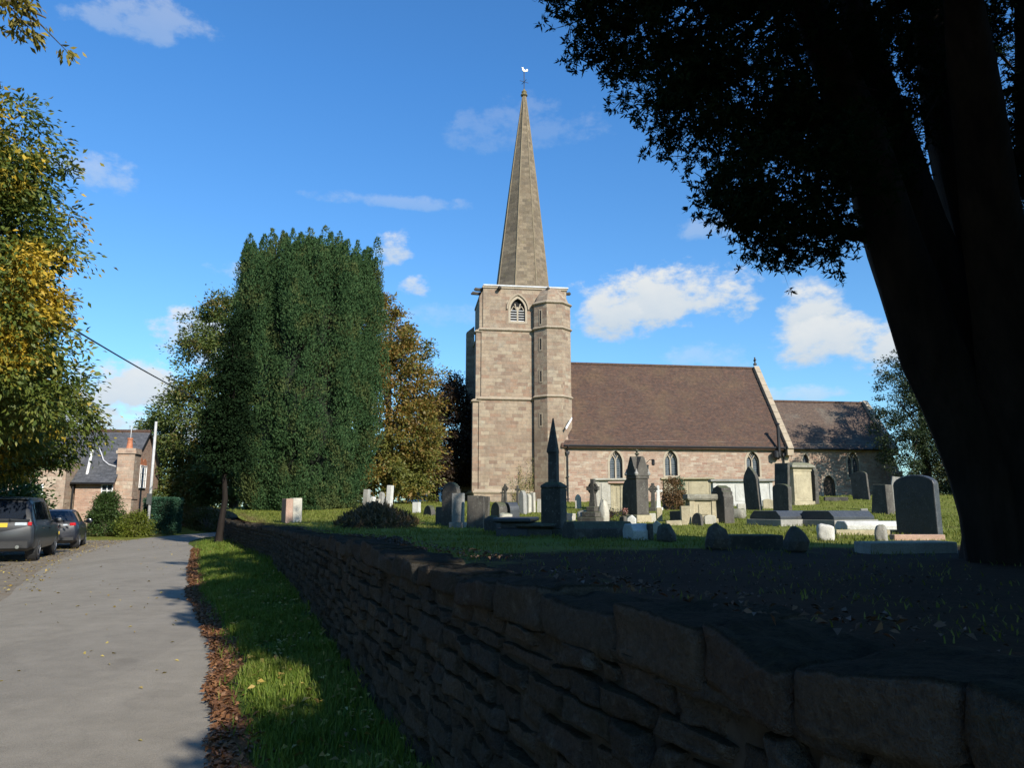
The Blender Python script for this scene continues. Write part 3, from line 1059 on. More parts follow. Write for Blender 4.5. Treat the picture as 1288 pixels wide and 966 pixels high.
def m_turf(name, stops, dirt=(.075, .045, .025), dirt_lo=.58, dirt_hi=.72, bare=None):
    m, t = mat_new(name)
    ob = t.n('ShaderNodeTexCoord').outputs['Object']
    n1 = t.noise(ob, .8, 6, .65)
    n2 = t.noise(ob, 9, 5, .7)
    c = t.ramp(t.m('ADD', t.m('MULTIPLY', n1, .55), t.m('MULTIPLY', n2, .45)), stops)
    c = t.mix(t.n('ShaderNodeMapRange', {0: t.noise(ob, 1.6, 6, .7), 1: dirt_lo, 2: dirt_hi}).outputs[0], c, dirt)
    for bx, by, br in bare or []:                     # needle mould under the yews, its colour darkened to deepen their shade
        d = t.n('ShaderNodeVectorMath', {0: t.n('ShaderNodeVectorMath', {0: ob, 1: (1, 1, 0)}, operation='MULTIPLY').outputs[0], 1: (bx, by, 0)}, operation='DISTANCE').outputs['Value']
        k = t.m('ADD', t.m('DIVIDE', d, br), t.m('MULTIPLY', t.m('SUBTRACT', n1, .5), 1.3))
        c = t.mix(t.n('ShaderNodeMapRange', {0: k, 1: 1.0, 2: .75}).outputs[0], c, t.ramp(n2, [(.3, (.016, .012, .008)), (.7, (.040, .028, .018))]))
    c = t.mix(.5, c, t.ramp(t.noise(ob, 60, 3, .7), [(.3, (.5, .5, .5)), (.7, (1.4, 1.4, 1.3))]), 'MULTIPLY')
    finish(t, c, .95, t.m('ADD', n2, t.noise(ob, 45, 3, .6)), .7, .04, .1)
    return m


BARE_SHADE = [(6.2, 7.6, 4.6), (2.4, 7.6, 3.4), (2.6, 3.2, 3.6), (4.5, -2, 5.5)]
M['turf'] = m_turf('churchyard_turf', [(.3, (.105, .135, .018)), (.5, (.155, .17, .03)), (.7, (.21, .20, .055))], (.085, .055, .03), .54, .72, BARE_SHADE)
M['turf_v'] = m_turf('verge_turf', [(.3, (.045, .075, .012)), (.55, (.085, .12, .022)), (.75, (.13, .12, .04))], (.11, .06, .03), .5, .66)
M['litter'] = m_turf('needle_litter', [(.3, (.10, .042, .018)), (.5, (.16, .075, .035)), (.7, (.12, .08, .045))], (.07, .05, .03))

g = MB()
g.add([(-1500, -600, -.06), (1500, -600, -.06), (1500, 2200, -.06), (-1500, 2200, -.06)], [(0, 1, 2, 3)])
tag(g.build('ground', m_ground_far()), kind='structure')


def resample(line, step=.6, y0=None, y1=None):
    y0 = line[0][1] if y0 is None else y0
    y1 = line[-1][1] if y1 is None else y1
    n = int((y1 - y0) / step)
    return [y0 + (y1 - y0) * i / n for i in range(n + 1)]


def strip(name, fl, fr, ys, zf, cols, mat, kind='structure'):
    """sheet between two lines of x over y"""
    V, Fq = [], []
    for y in ys:
        a, b = fl(y), fr(y)
        for c in range(cols + 1):
            t = c / cols
            x = a + (b - a) * t
            V.append((x, y, zf(x, y, t)))
    n = cols + 1
    for r in range(len(ys) - 1):
        for c in range(cols):
            i = r * n + c
            Fq.append((i, i + 1, i + n + 1, i + n))
    o = np_mesh(name, np.array(V), np.array(Fq), mat, smooth=True)
    return tag(o, kind=kind)


def soft(line, w):
    """a line with its corners rounded off"""
    def f(y):
        return (lerp_line(line, y - w) + 2 * lerp_line(line, y - w / 2) + 2 * lerp_line(line, y) + 2 * lerp_line(line, y + w / 2) + lerp_line(line, y + w)) / 8
    return f


rl_s, rr_s = soft(ROAD_L, 2.5), soft(ROAD_R, 1.2)


def rr(y):
    return rr_s(y) + .10 * mn.noise((y * .8, 3.1, 0)) + .06 * mn.noise((y * 2.9, 7, 0)) + .02 * mn.noise((y * 9, 7, 0))


def rl(y):
    return rl_s(y) + .06 * mn.noise((y * .9, 13.1, 0))


yr = resample(ROAD_R, .15, -12, 58)
tag(strip('road', rl, rr, yr, lambda x, y, t: .012 + .05 * math.sin(math.pi * t) + .006 * mn.noise((x * .6, y * .6, 0)), 8, m_asphalt()), kind='structure')
strip('gravel_layby', lambda y: rl(y) - 7.5, lambda y: rl(y) + .25, resample(ROAD_L, .6, -12, 36), lambda x, y, t: -.012 + .022 * t + .03 * max(0, .35 - t), 10, m_gravel())


def wl_edge(y):
    return wall_x(y)


def verge_w(y):
    return wall_x(y) - rr(y)


def verge_z(x, y, t):
    edge = .16 + .05 * mn.noise((y * .7, 0, 9))
    z = -.01 + .11 * sm(t / .35) + .05 * sm((t - .4) / .6)
    return z + .02 * mn.noise((x * 2.2, y * 2.2, 2))


ve = [y for y in resample(WALL, .2, -10, 38)]
strip('grass_verge', lambda y: rr(y) - .12, lambda y: wall_x(y) + .1, ve, verge_z, 10, M['turf_v'])


def litter_w(y):
    return max(.06, .24 + .16 * mn.noise((y * .55, 21, 0)) + .10 * mn.noise((y * 2.1, 5, 0)))


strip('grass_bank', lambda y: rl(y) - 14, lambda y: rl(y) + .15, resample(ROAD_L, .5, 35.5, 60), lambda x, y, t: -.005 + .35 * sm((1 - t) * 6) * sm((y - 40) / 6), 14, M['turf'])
# rusty needles gathered along the edge of the lane
V = []
Fq = []
ys = resample(ROAD_R, .12, 1, 27)
for y in ys:
    a = rr(y) - .05 + .07 * mn.noise((y * 3, 2, 0))
    w = litter_w(y) * (1 if y < 20 else .7)
    for c in range(6):
        x = a + w * c / 5
        t = (x - rr(y) + .12) / max(.3, wall_x(y) + .1 - rr(y) + .12)
        V.append((x, y, max(verge_z(x, y, t), .03) + .018 * math.sin(math.pi * c / 5) + .004))
for r in range(len(ys) - 1):
    for c in range(5):
        i = r * 6 + c
        Fq.append((i, i + 1, i + 7, i + 6))
o = np_mesh('needle_litter', np.array(V), np.array(Fq), M['litter'], smooth=True)
tag(o, 'strip of rust brown yew needles along the edge of the lane', 'leaf litter', kind='stuff')

# churchyard: raised behind the retaining wall
ys = list(np.arange(-12, 24, .35)) + list(np.arange(24, 64, .8)) + list(np.arange(64, 96, 2.0))
V, Fq = [], []
us = [0, .15, .35, .6, 1, 1.5, 2.1, 2.8, 3.6, 4.6, 5.8, 7, 8.4, 10, 12, 14, 16.5, 19, 22, 26, 30, 35, 40, 46, 54, 64, 80, 110]
for y in ys:
    a = wall_x(y) + .24
    for u in us:
        x = a + u
        V.append((x, y, yard_z(x, y)))
n = len(us)
for r in range(len(ys) - 1):
    for c in range(n - 1):
        i = r * n + c
        Fq.append((i, i + 1, i + n + 1, i + n))
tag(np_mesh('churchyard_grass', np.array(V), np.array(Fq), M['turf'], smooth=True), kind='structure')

# ------------------------------------------------------------------ retaining wall
def m_rubble():
    m, t = mat_new('rubble_stone')
    g = t.n('ShaderNodeNewGeometry')
    ob = t.n('ShaderNodeTexCoord').outputs['Object']
    c = t.ramp(g.outputs['Random Per Island'], [(0, (.050, .043, .036)), (.35, (.078, .066, .052)), (.6, (.060, .054, .046)), (.8, (.10, .08, .06)), (1, (.066, .052, .042))])
    a = t.noise(ob, 7, 6, .7)
    f = t.noise(ob, 38, 4, .65)
    c = t.mix(t.m('MULTIPLY', t.n('ShaderNodeMapRange', {0: a, 1: .56, 2: .68}).outputs[0], .6), c, (.15, .14, .115))
    c = t.mix(t.m('MULTIPLY', t.n('ShaderNodeMapRange', {0: t.noise(ob, 3.1, 5, .7), 1: .55, 2: .7}).outputs[0], .5), c, (.032, .036, .018))
    c = t.mix(.6, c, t.ramp(f, [(.3, (.5, .5, .5)), (.7, (1.4, 1.4, 1.35))]), 'MULTIPLY')
    up = t.n('ShaderNodeSeparateXYZ', {0: g.outputs['Normal']}).outputs[2]      # soil, moss and mould lodged on the tops
    c = t.mix(t.n('ShaderNodeMapRange', {0: t.m('ADD', up, t.m('MULTIPLY', t.m('SUBTRACT', a, .5), .9)), 1: .45, 2: .75}).outputs[0], c, t.ramp(f, [(.3, (.016, .013, .008)), (.7, (.045, .036, .020))]))
    g2 = t.noise(ob, 110, 3, .7)
    c = t.mix(.5, c, t.ramp(g2, [(.3, (.55, .55, .55)), (.7, (1.4, 1.4, 1.4))]), 'MULTIPLY')
    finish(t, c, .95, t.m('ADD', t.m('ADD', a, t.m('MULTIPLY', f, .8)), t.m('MULTIPLY', g2, .4)), 1.0, .035, .15)
    return m


M['rubble'] = m_rubble()
M['mortar'] = m_plain('old_lime_mortar', (.045, .039, .031), .98, var=.45, scale=14, bump=.5)

wpts = [Vector((x, y, 0)) for x, y in WALL]
seg_l = [(b - a).length for a, b in zip(wpts, wpts[1:])]
WLEN = sum(seg_l)


def along(s):
    """point and road-facing normal on the wall line"""
    k = 0
    s = max(0, min(WLEN - 1e-4, s))
    while s > seg_l[k]:
        s -= seg_l[k]
        k += 1
    a, b = wpts[k], wpts[k + 1]
    d = (b - a) / seg_l[k]
    return a + d * s, Vector((-d.y, d.x, 0)), d


def along_s(s):
    p0, n0, d0 = along(s - .35)
    p1, n1, d1 = along(s + .35)
    p, _, _ = along(s)
    return (p0 + p1) * .25 + p * .5, ((n0 + n1) * .5).normalized(), ((d0 + d1) * .5).normalized()


def s_at_y(y):
    s = 0
    for a, b, l in zip(wpts, wpts[1:], seg_l):
        if a.y <= y <= b.y:
            return s + l * (y - a.y) / (b.y - a.y)
        s += l
    return s


def wall_top(y):
    return 1.15 - .25 * sm((y - 1) / 27) + .025 * mn.noise((y * .5, 0, 0))


rng = random.Random(11)
wallroot = thing('retaining_wall', 'long rubble stone churchyard retaining wall with rough coping running down the lane', 'wall', (0, 0, 0))
V, Fq = [], []
S0, S1 = s_at_y(-4), s_at_y(41)
heights = []
z = -.05
while z < 1.16:
    h = rng.uniform(.06, .135)
    heights.append((z, z + h))
    z += h
for ci, (z0, z1) in enumerate(heights):
    s = S0 - rng.random() * .3
    while s < S1:
        L = rng.uniform(.12, .40) * (1.3 if rng.random() < .15 else 1)
        y_here = along(s)[0].y
        top = wall_top(y_here)
        if z0 > top - .02:
            s += L
            continue
        zz1 = min(z1, top + .02)
        zb, zt_ = z0 + rng.uniform(-.018, .018), zz1 + rng.uniform(-.018, .018)
        if rng.random() < .10 and zz1 < top - .2:
            zt_ += .06
        gap = rng.uniform(.006, .02)
        proud = rng.uniform(.012, .05)
        tl, tr_ = rng.uniform(-.02, .02), rng.uniform(-.02, .02)
        base = len(V)
        NU, NV = (15, 10) if y_here < 8 else ((9, 6) if y_here < 16 else (5, 4))
        sd = rng.random() * 90
        skew = rng.uniform(-.03, .03)
        tiltf = rng.uniform(-.018, .018)
        for j in range(NV):
            v = j / (NV - 1) * 2 - 1
            for i in range(NU):
                u = i / (NU - 1) * 2 - 1
                uu = math.copysign(abs(u) ** .6, u)
                vv = math.copysign(abs(v) ** .6, v)
                ss = s + gap + (L - 2 * gap) * (uu * .5 + .5) + skew * vv
                zz = zb + (zt_ - zb) * (vv * .5 + .5) + (tl if u < 0 else tr_) * (vv) * abs(u) * .6
                e = (1 - abs(uu) ** 18) * (1 - abs(vv) ** 14)
                e = max(0, e) ** .4
                dd = -.03 + (proud + .02) * e + .030 * e * mn.noise((ss * 4 + sd, zz * 7, sd)) + .016 * e * abs(mn.noise((ss * 13 + sd, zz * 16, sd))) + .008 * e * mn.noise((ss * 37 + sd, zz * 41, sd)) + e * tiltf * uu
                ss += .014 * mn.noise((zz * 11, sd, 2))
                zz += .012 * mn.noise((ss * 9, sd, 7))
                p, nn, d = along_s(ss)
                batter = .05 * (1 - zz / 1.1)
                q = p + nn * (dd + batter)
                V.append((q.x, q.y, zz))
        for j in range(NV - 1):
            for i in range(NU - 1):
                k = base + j * NU + i
                Fq.append((k, k + NU, k + NU + 1, k + 1))
        s += L
np_mesh('rubble_face', np.array(V), np.array(Fq), M['rubble'], wallroot, smooth=True)
bk = MB()
ss = [S0 + (S1 - S0) * i / 130 for i in range(131)]
rg = []
for s in ss:
    p, nn, d = along_s(s)
    tp = wall_top(p.y) - .03
    f, b = p + nn * .0, p - nn * .30
    rg.append([(f.x + nn.x * .04, f.y + nn.y * .04, -.2), (f.x - nn.x * .005, f.y - nn.y * .005, tp), (b.x, b.y, tp), (b.x, b.y, -.2)])
bk.rings(rg)
bk.build('mortar_core', M['mortar'], wallroot)

# coping: long rough blocks, one skipped here and there where the turf laps over
cp = MB()
s = S0
while s < S1:
    L = rng.uniform(.24, .60)
    p, nn, d = along_s(s + L / 2)
    y = p.y
    h = rng.uniform(.11, .19) * (1 if y < 9 else .8)
    t0 = wall_top(y) - .02
    wd0, wd1 = rng.uniform(.03, .05), rng.uniform(.30, .38)
    bm = bmesh.new()
    bmesh.ops.create_cube(bm, size=1)
    bmesh.ops.subdivide_edges(bm, edges=bm.edges[:], cuts=9 if y < 9 else 4, use_grid_fill=True)
    sd = rng.random() * 50
    rz = rng.uniform(-.008, .008)
    tilt = rng.uniform(-.03, .03)
    for v in bm.verts:
        c = v.co
        w = Vector((c.x * 2, c.y * 2, c.z * 2))
        k = (abs(w.x) ** 14 + abs(w.y) ** 14 + abs(w.z) ** 14) ** (1 / 14)
        w = w / max(k, .01)
        al = s + L / 2 + w.x * (L / 2 - .003)
        pp_, n2, d2 = along_s(al)
        ac = (wd0 + wd1) / 2 * w.y + (wd0 - wd1) / 2 + rz * w.x
        zz = t0 + h * (w.z * .5 + .5) + tilt * w.x
        ac += .028 * mn.noise((al * 4 + sd, zz * 7, w.y * 2)) + .012 * abs(mn.noise((al * 15 + sd, zz * 17, w.y * 6)))
        zz += (.022 * mn.noise((al * 3.5 + sd, w.y * 2, 3)) + .016 * abs(mn.noise((al * 11 + sd, w.y * 5, 3))) + .006 * mn.noise((al * 34 + sd, w.y * 15, 3))) * (1 if w.z > -.9 else 0)
        q = pp_ + n2 * ac
        v.co = (q.x, q.y, zz)
    bm.verts.index_update()
    cp.add([tuple(v.co) for v in bm.verts], [tuple(v.index for v in f.verts) for f in bm.faces])
    bm.free()
    s += L
cp.build('coping_stones', M['rubble'], wallroot, smooth=True, fix=True, uv=False)


# ------------------------------------------------------------------ foliage
def unit(a):
    return a / np.maximum(np.linalg.norm(a, axis=1, keepdims=True), 1e-6)


def leaf_quads(P, D, N, L, Wd, fold=.15):
    """one kite-shaped leaf per row: root P, pointing along D, facing N"""
    D = unit(D)
    S = unit(np.cross(D, N))
    N = np.cross(S, D)
    L = L[:, None]; Wd = Wd[:, None]
    a = P
    b = P + D * L * .45 + S * Wd * .5 + N * L * fold * .5
    c = P + D * L - N * L * fold * .6
    d = P + D * L * .45 - S * Wd * .5 + N * L * fold * .5
    n = len(P)
    V = np.empty((n, 4, 3), np.float32)
    V[:, 0], V[:, 1], V[:, 2], V[:, 3] = a, b, c, d
    return V.reshape(-1, 3), np.arange(n * 4, dtype=np.int32).reshape(n, 4)


def sph(r, n):
    v = r.normal(size=(n, 3))
    return v / np.linalg.norm(v, axis=1, keepdims=True)


def crown_clumps(r, ells, n, shell=.55, warp=.22):
    """clump centres spread through the crown's volume, denser towards its outside"""
    vol = np.array([e[3] * e[4] * e[5] for e in ells]) ** .75
    pick = r.choice(len(ells), n, p=vol / vol.sum())
    E = np.array(ells)[pick]
    d = sph(r, n)
    rad = r.random(n) ** (1 / 3) * (1 - shell) + shell * (1 - r.random(n) ** 2 * .25)
    rad = np.minimum(rad, 1)
    rad *= 1 + warp * r.normal(size=n) * .5
    return E[:, :3] + d * E[:, 3:6] * rad[:, None], d


def cloud_leaves(r, C, out, per, rc, size, asp=.5, droop=.2, flat=.6, up=.55):
    n = len(C) * per
    idx = np.repeat(np.arange(len(C)), per)
    rcs = rc * r.uniform(.6, 1.35, len(C))
    g = r.normal(size=(n, 3)) * .55
    g[:, 2] *= flat
    P = C[idx] + g * rcs[idx][:, None]
    D = unit(g) * .7 + out[idx] * .5 + r.normal(size=(n, 3)) * .55
    D[:, 2] -= droop
    N = r.normal(size=(n, 3)) * .6
    N[:, 2] += up
    N += out[idx] * .3
    L = size * r.uniform(.65, 1.3, n)
    return leaf_quads(P, D, N, L, L * asp * r.uniform(.8, 1.2, n))


def trunk_limbs(r, base, top, r0, targets, n=8, seed=0, bend=.3):
    mb = MB()
    base, top = Vector(base), Vector(top)
    k = 7
    pts = []
    for i in range(k + 1):
        t = i / k
        p = base.lerp(top, t)
        p.x += bend * mn.noise((seed * 7.1, t * 2.2, 1)) * t * 1.6
        p.y += bend * mn.noise((seed * 3.3, t * 2.2, 6)) * t * 1.6
        pts.append(p)
    rad = [r0 * (1.35 if i == 0 else 1) * (1 - .78 * i / k) + .012 for i in range(k + 1)]
    mb.tube(pts, rad, max(n, 8), wob=.25, seed=seed)
    for j, tg in enumerate(targets):
        t = r.uniform(.35, .95)
        i = min(k - 1, int(t * k))
        a = pts[i].lerp(pts[i + 1], t * k - i)
        b = Vector(tg)
        m1 = a.lerp(b, .35) + Vector((0, 0, .12 * (b - a).length))
        m2 = a.lerp(b, .7) + Vector((0, 0, .10 * (b - a).length))
        rr0 = max(.025, r0 * (1 - .75 * t) * .45)
        mb.tube([a, m1, m2, b], [rr0, rr0 * .7, rr0 * .4, .012], 6)
    return mb


M['bark_dark'] = m_bark('dark_yew_bark', (.012, .009, .007), (.036, .026, .020))
M['bark'] = m_bark('grey_brown_bark', (.06, .05, .04), (.14, .12, .095))
M['lf_green'] = m_leaf('broad_green_leaves', [(.04, .066, .012), (.075, .110, .018), (.125, .150, .026), (.19, .19, .035)],
                       ((.42, .29, .025), (.56, .37, .035)), .36, .9, patch_lo=.50)
M['lf_autumn'] = m_leaf('autumn_leaves', [(.07, .10, .018), (.12, .13, .024), (.19, .13, .028), (.25, .14, .032), (.16, .08, .025)],
                        ((.07, .11, .02), (.11, .14, .03)), .22, .8)
M['lf_olive'] = m_leaf('olive_leaves', [(.042, .068, .014), (.068, .100, .020), (.10, .128, .028), (.13, .14, .034)], ((.17, .12, .03), (.2, .11, .03)), .6, .5)
M['lf_copper'] = m_leaf('dark_copper_leaves', [(.018, .012, .009), (.035, .02, .012), (.05, .03, .015), (.04, .045, .015)])
M['lf_yew'] = m_leaf('columnar_yew_foliage', [(.016, .040, .016), (.030, .064, .024), (.046, .086, .032), (.064, .104, .038)],
                     ((.085, .095, .03), (.11, .105, .035)), .7, .5, trans=.12, rough=.85, spec=.08)
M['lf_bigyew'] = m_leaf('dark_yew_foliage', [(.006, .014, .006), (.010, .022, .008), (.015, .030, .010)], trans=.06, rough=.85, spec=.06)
M['lf_shrub'] = m_leaf('glossy_shrub_leaves', [(.03, .06, .015), (.05, .09, .022), (.075, .115, .028)])
M['lf_dark'] = m_leaf('dark_evergreen_leaves', [(.012, .022, .008), (.022, .038, .012), (.036, .055, .016)], trans=.1)
M['lf_yellow'] = m_leaf('yellow_green_shrub_leaves', [(.07, .10, .012), (.12, .15, .018), (.17, .18, .025)])
M['lf_hedge'] = m_leaf('clipped_hedge_leaves', [(.03, .085, .05), (.045, .115, .068), (.065, .14, .075)])
M['lf_bush'] = m_leaf('autumn_bush_leaves', [(.04, .06, .015), (.07, .085, .02), (.13, .09, .025)])


def E(px, py, y, rx, rz, ry):
    """ellipsoid seen at a picture point, so many picture points wide and high, at a depth in metres"""
    c = at(px, py, y)
    k = y / F_PX
    return (c.x, c.y, c.z, rx * k, ry, rz * k)


def tree(name, label, base, top, r0, ells, nclump, per, rc, size, leaf, bark, seed, group=None, cat='tree', asp=.5, droop=.2, flat=.6, limbs=14, shell=.55, warp=.22, part='crown'):
    r = np.random.default_rng(seed)
    root = thing(name, label, cat, tuple(base), 0, group)
    C, out = crown_clumps(r, ells, nclump, shell, warp)
    V, Fq = cloud_leaves(r, C, out, per, rc, size, asp, droop, flat)
    b = np.array(base, np.float32)
    np_mesh(part, V - b, Fq, leaf, root)
    pick = r.choice(len(C), min(limbs, len(C)), replace=False)
    mb = trunk_limbs(r, (0, 0, -.15), Vector(top) - Vector(base), r0, [tuple(C[i] - b) for i in pick], seed=seed)
    smooth_angle(mb.build('trunk', bark, root, uv=False), 60)
    return root


# --- broad tree beside the lane on the left
lt_base = (-18.6, 19.2, 0)
LT = [(-17.6, 19.0, 9.0, 5.6, 5.2, 5.0), (-14.5, 18.3, 8.0, 3.0, 3.0, 3.0), (-14.7, 19.0, 5.4, 3.0, 3.0, 1.9), (-15.4, 18.4, 10.6, 2.6, 2.8, 1.9), (-18.5, 23.0, 5.0, 4.5, 3.2, 2.0),
      (-13.2, 18.6, 6.3, 1.6, 2.4, 1.8), (-14.2, 18.6, 4.4, 1.8, 2.2, 1.2), (-12.7, 19.6, 4.7, 1.4, 2.0, 1.3), (-17.6, 25.4, 3.7, 2.9, 2.2, 1.3), (-15.6, 25.0, 4.6, 1.9, 2.0, 1.5), (-16.5, 22.6, 4.0, 2.4, 2.0, 1.1), (-14.3, 18.5, 11.6, 1.8, 2.2, 1.6)]
tree('broadleaf_tree', 'tall green broadleaf tree with yellow autumn boughs at the left edge over the parked cars', lt_base, (-18.2, 19.4, 12.5), .42,
     [(x - .45, y, z, rx, ry, rz) for x, y, z, rx, ry, rz in LT], 1450, 120, .55, .175, M['lf_green'], M['bark'], 3, asp=.42, droop=.5, limbs=30, warp=.16)

# a drooping bough of a tree standing nearer, out of the picture to the left
r = np.random.default_rng(5)
nb = thing('broadleaf_tree', 'bough with olive yellow leaves reaching in at the top left corner', 'tree', (-10.2, 6.4, 0))
nb0 = Vector((-10.2, 6.4, 0))
pts = [Vector((0, 0, -.1)), Vector((.1, .1, 2.4)), Vector((.35, .3, 4.8)), Vector((.9, .9, 7.2))] + [at(px, py, yy) - nb0 for px, py, yy in ((-60, -14, 8.6), (15, 2, 9.0), (58, 22, 9.2))]
mb = MB(); mb.tube(pts, [.24, .2, .17, .12, .06, .03, .01], 8, wob=.2, seed=2)
tw_ = []
for i in range(17):
    t = r.uniform(.62, .97)
    k = min(5, int(t * 6)); a = pts[k].lerp(pts[k + 1], t * 6 - k)
    b = a + Vector((r.normal() * .22 + .06, r.normal() * .4 + .1, r.normal() * .12 - .10))
    tw_.append(tuple(b)); mb.tube([a, a.lerp(b, .5) + Vector((0, 0, .08)), b], [.02, .012, .005], 5)
smooth_angle(mb.build('trunk', M['bark'], nb, uv=False), 60)
C = np.array(tw_); out = unit(r.normal(size=C.shape) * .3 + np.array([.6, .5, -.4]))
V, Fq = cloud_leaves(r, C, out, 34, .17, .12, .38, .6, .6)
np_mesh('crown', V, Fq, m_leaf('olive_yellow_leaves', [(.08, .09, .015), (.17, .15, .025), (.28, .22, .035), (.38, .28, .04)]), nb)

# --- columnar yew
yew_c = Vector((-10.35, 36.6, 1.02))
r = np.random.default_rng(21)
yw = thing('columnar_yew', 'broad dark green columnar yew with many upright spires behind the wall', 'tree', tuple(yew_c))


def yew_radius(th, t):
    """plan radius at a bearing and at height fraction t"""
    base = 3.2
    prof = np.interp(t, [0, .05, .15, .35, .6, .8, .92, 1.0], [.68, .78, .92, 1.04, 1.03, .98, .91, .86])
    lob = 1 + .07 * np.sin(th * 5 + 1.0) + .05 * np.sin(th * 9 + 2.4) + .03 * np.sin(th * 15)
    return base * prof * lob


H = 16.0
NP = 640
th = r.uniform(0, 2 * np.pi, NP)
t = np.concatenate([r.random(NP - 210) ** .9 * .84, .06 * r.random(60), .80 + .055 * r.random(150)])
inn = np.where(t > .8, np.sqrt(r.random(NP)), 1 - np.abs(r.normal(size=NP)) * .13)
rad = yew_radius(th, t) * inn
hl = r.uniform(2.0, 3.6, NP) * (1 - .35 * (t < .25))       # plume heights and thicknesses
wl_ = r.uniform(.30, .55, NP)
hl = np.where(t > .78, r.uniform(1.3, 3.1, NP), hl)
wl_ = np.where(t > .78, wl_ * .62, wl_)
bot = np.stack([np.cos(th) * rad, np.sin(th) * rad, t * (H - 1.9) - .2 - 1.1 * (rad / 3.4) ** 3 * (t > .8)], 1)
outd = np.stack([np.cos(th), np.sin(th), np.zeros(NP)], 1)
per = 640
idx = np.repeat(np.arange(NP), per)
n = len(idx)
s_ = r.random(n) ** .85
ang = r.uniform(0, 2 * np.pi, n)
prof = np.sin(np.pi * np.clip(.10 + .90 * s_, 0, 1)) ** .75
lob = 1 + .22 * np.sin(ang * 3 + idx * 1.7 + s_ * 5) + .12 * np.sin(ang * 7 + s_ * 13 + idx)
rr_ = wl_[idx] * prof * lob * (1 - .30 * r.random(n) ** 2)
lean_ = .16 * (1 - t)[idx] * s_ * hl[idx]
P = bot[idx] + np.stack([np.cos(ang) * rr_, np.sin(ang) * rr_, s_ * hl[idx]], 1) + outd[idx] * lean_[:, None]
rn = np.stack([np.cos(ang), np.sin(ang), .35 - .0 * s_], 1)
D = rn * .55 + r.normal(size=(n, 3)) * .38
D[:, 2] += .75
Nn = rn + r.normal(size=(n, 3)) * .38
P[:, 2] = np.maximum(P[:, 2], .25 + .3 * r.random(n))
V1, F1 = leaf_quads(P, D, Nn, .115 * r.uniform(.7, 1.4, n), .050 * r.uniform(.8, 1.3, n), .06)
np_mesh('crown', V1, F1, M['lf_yew'], yw)
# the dense inner boughs and stems
mb = MB()
for k in range(26):
    a = k * 2.4
    q = 2.4 * math.sqrt((k + .5) / 26)
    x, y = math.cos(a) * q, math.sin(a) * q
    hh = H * (.80 + .1 * random.random()) - .35 * q
    mb.tube([(x * .35, y * .35, -.2), (x * .75, y * .75, 2.0), (x, y, hh * .5), (x * .98, y * .98, hh)], [.2, .17, .13, .03], 6)
smooth_angle(mb.build('trunk', M['bark_dark'], yw, uv=False), 60)
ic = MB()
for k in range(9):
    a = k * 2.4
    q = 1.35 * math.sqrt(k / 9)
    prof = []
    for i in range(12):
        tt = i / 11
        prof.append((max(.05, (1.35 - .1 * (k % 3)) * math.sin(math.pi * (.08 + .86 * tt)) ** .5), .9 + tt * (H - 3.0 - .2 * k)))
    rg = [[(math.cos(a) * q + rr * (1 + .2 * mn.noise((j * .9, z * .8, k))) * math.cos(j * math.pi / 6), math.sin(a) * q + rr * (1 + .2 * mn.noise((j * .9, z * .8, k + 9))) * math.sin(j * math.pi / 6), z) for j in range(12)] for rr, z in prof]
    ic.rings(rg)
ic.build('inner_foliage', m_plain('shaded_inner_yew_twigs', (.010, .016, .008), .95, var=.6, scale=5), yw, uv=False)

# --- trees behind the yew and the tower
tree('deciduous_tree', 'tall olive green tree rising behind the left side of the columnar yew', (-19.3, 52, 0), (-19.3, 52, 11), .35,
     [E(272, 480, 52, 48, 105, 4.0), E(255, 545, 51, 62, 75, 3.6), E(290, 420, 52, 40, 55, 3.0), E(300, 590, 50, 50, 40, 3)], 520, 95, .58, .22, M['lf_olive'], M['bark'], 11, limbs=18, group='trees behind the churchyard')
tree('deciduous_tree', 'low spreading green and orange tree between the white pole and the dark telegraph pole', (-21.5, 53, 0), (-21.4, 53, 5), .2,
     [E(222, 585, 52, 36, 38, 2.6), E(200, 545, 54, 22, 20, 2.0), E(252, 610, 50, 34, 28, 2.4), E(232, 625, 49, 42, 16, 2)], 300, 90, .5, .19, M['lf_olive'], M['bark'], 12, limbs=14, group='trees behind the churchyard')
tree('deciduous_tree', 'orange and green autumn tree standing right of the columnar yew', (-8.2, 49, 1.6), (-8.3, 49, 13), .32,
     [E(492, 520, 48, 62, 115, 3.6), E(515, 560, 47, 42, 62, 2.8), E(482, 420, 49, 34, 52, 2.8), E(500, 595, 46, 52, 32, 2.4)], 560, 95, .52, .21, M['lf_autumn'], M['bark'], 13, limbs=22, group='trees behind the churchyard')
tree('deciduous_tree', 'dark copper leaved tree with a bare trunk close to the left side of the tower', (-6.3, 60, 1.9), (-6.2, 60, 10), .38,
     [E(560, 545, 60, 40, 68, 3.2), E(578, 580, 62, 26, 36, 3.0), E(538, 585, 58, 38, 30, 2.6), E(575, 505, 62, 24, 30, 2.4)], 460, 95, .52, .21, M['lf_copper'], M['bark_dark'], 14, limbs=30, group='trees behind the churchyard')

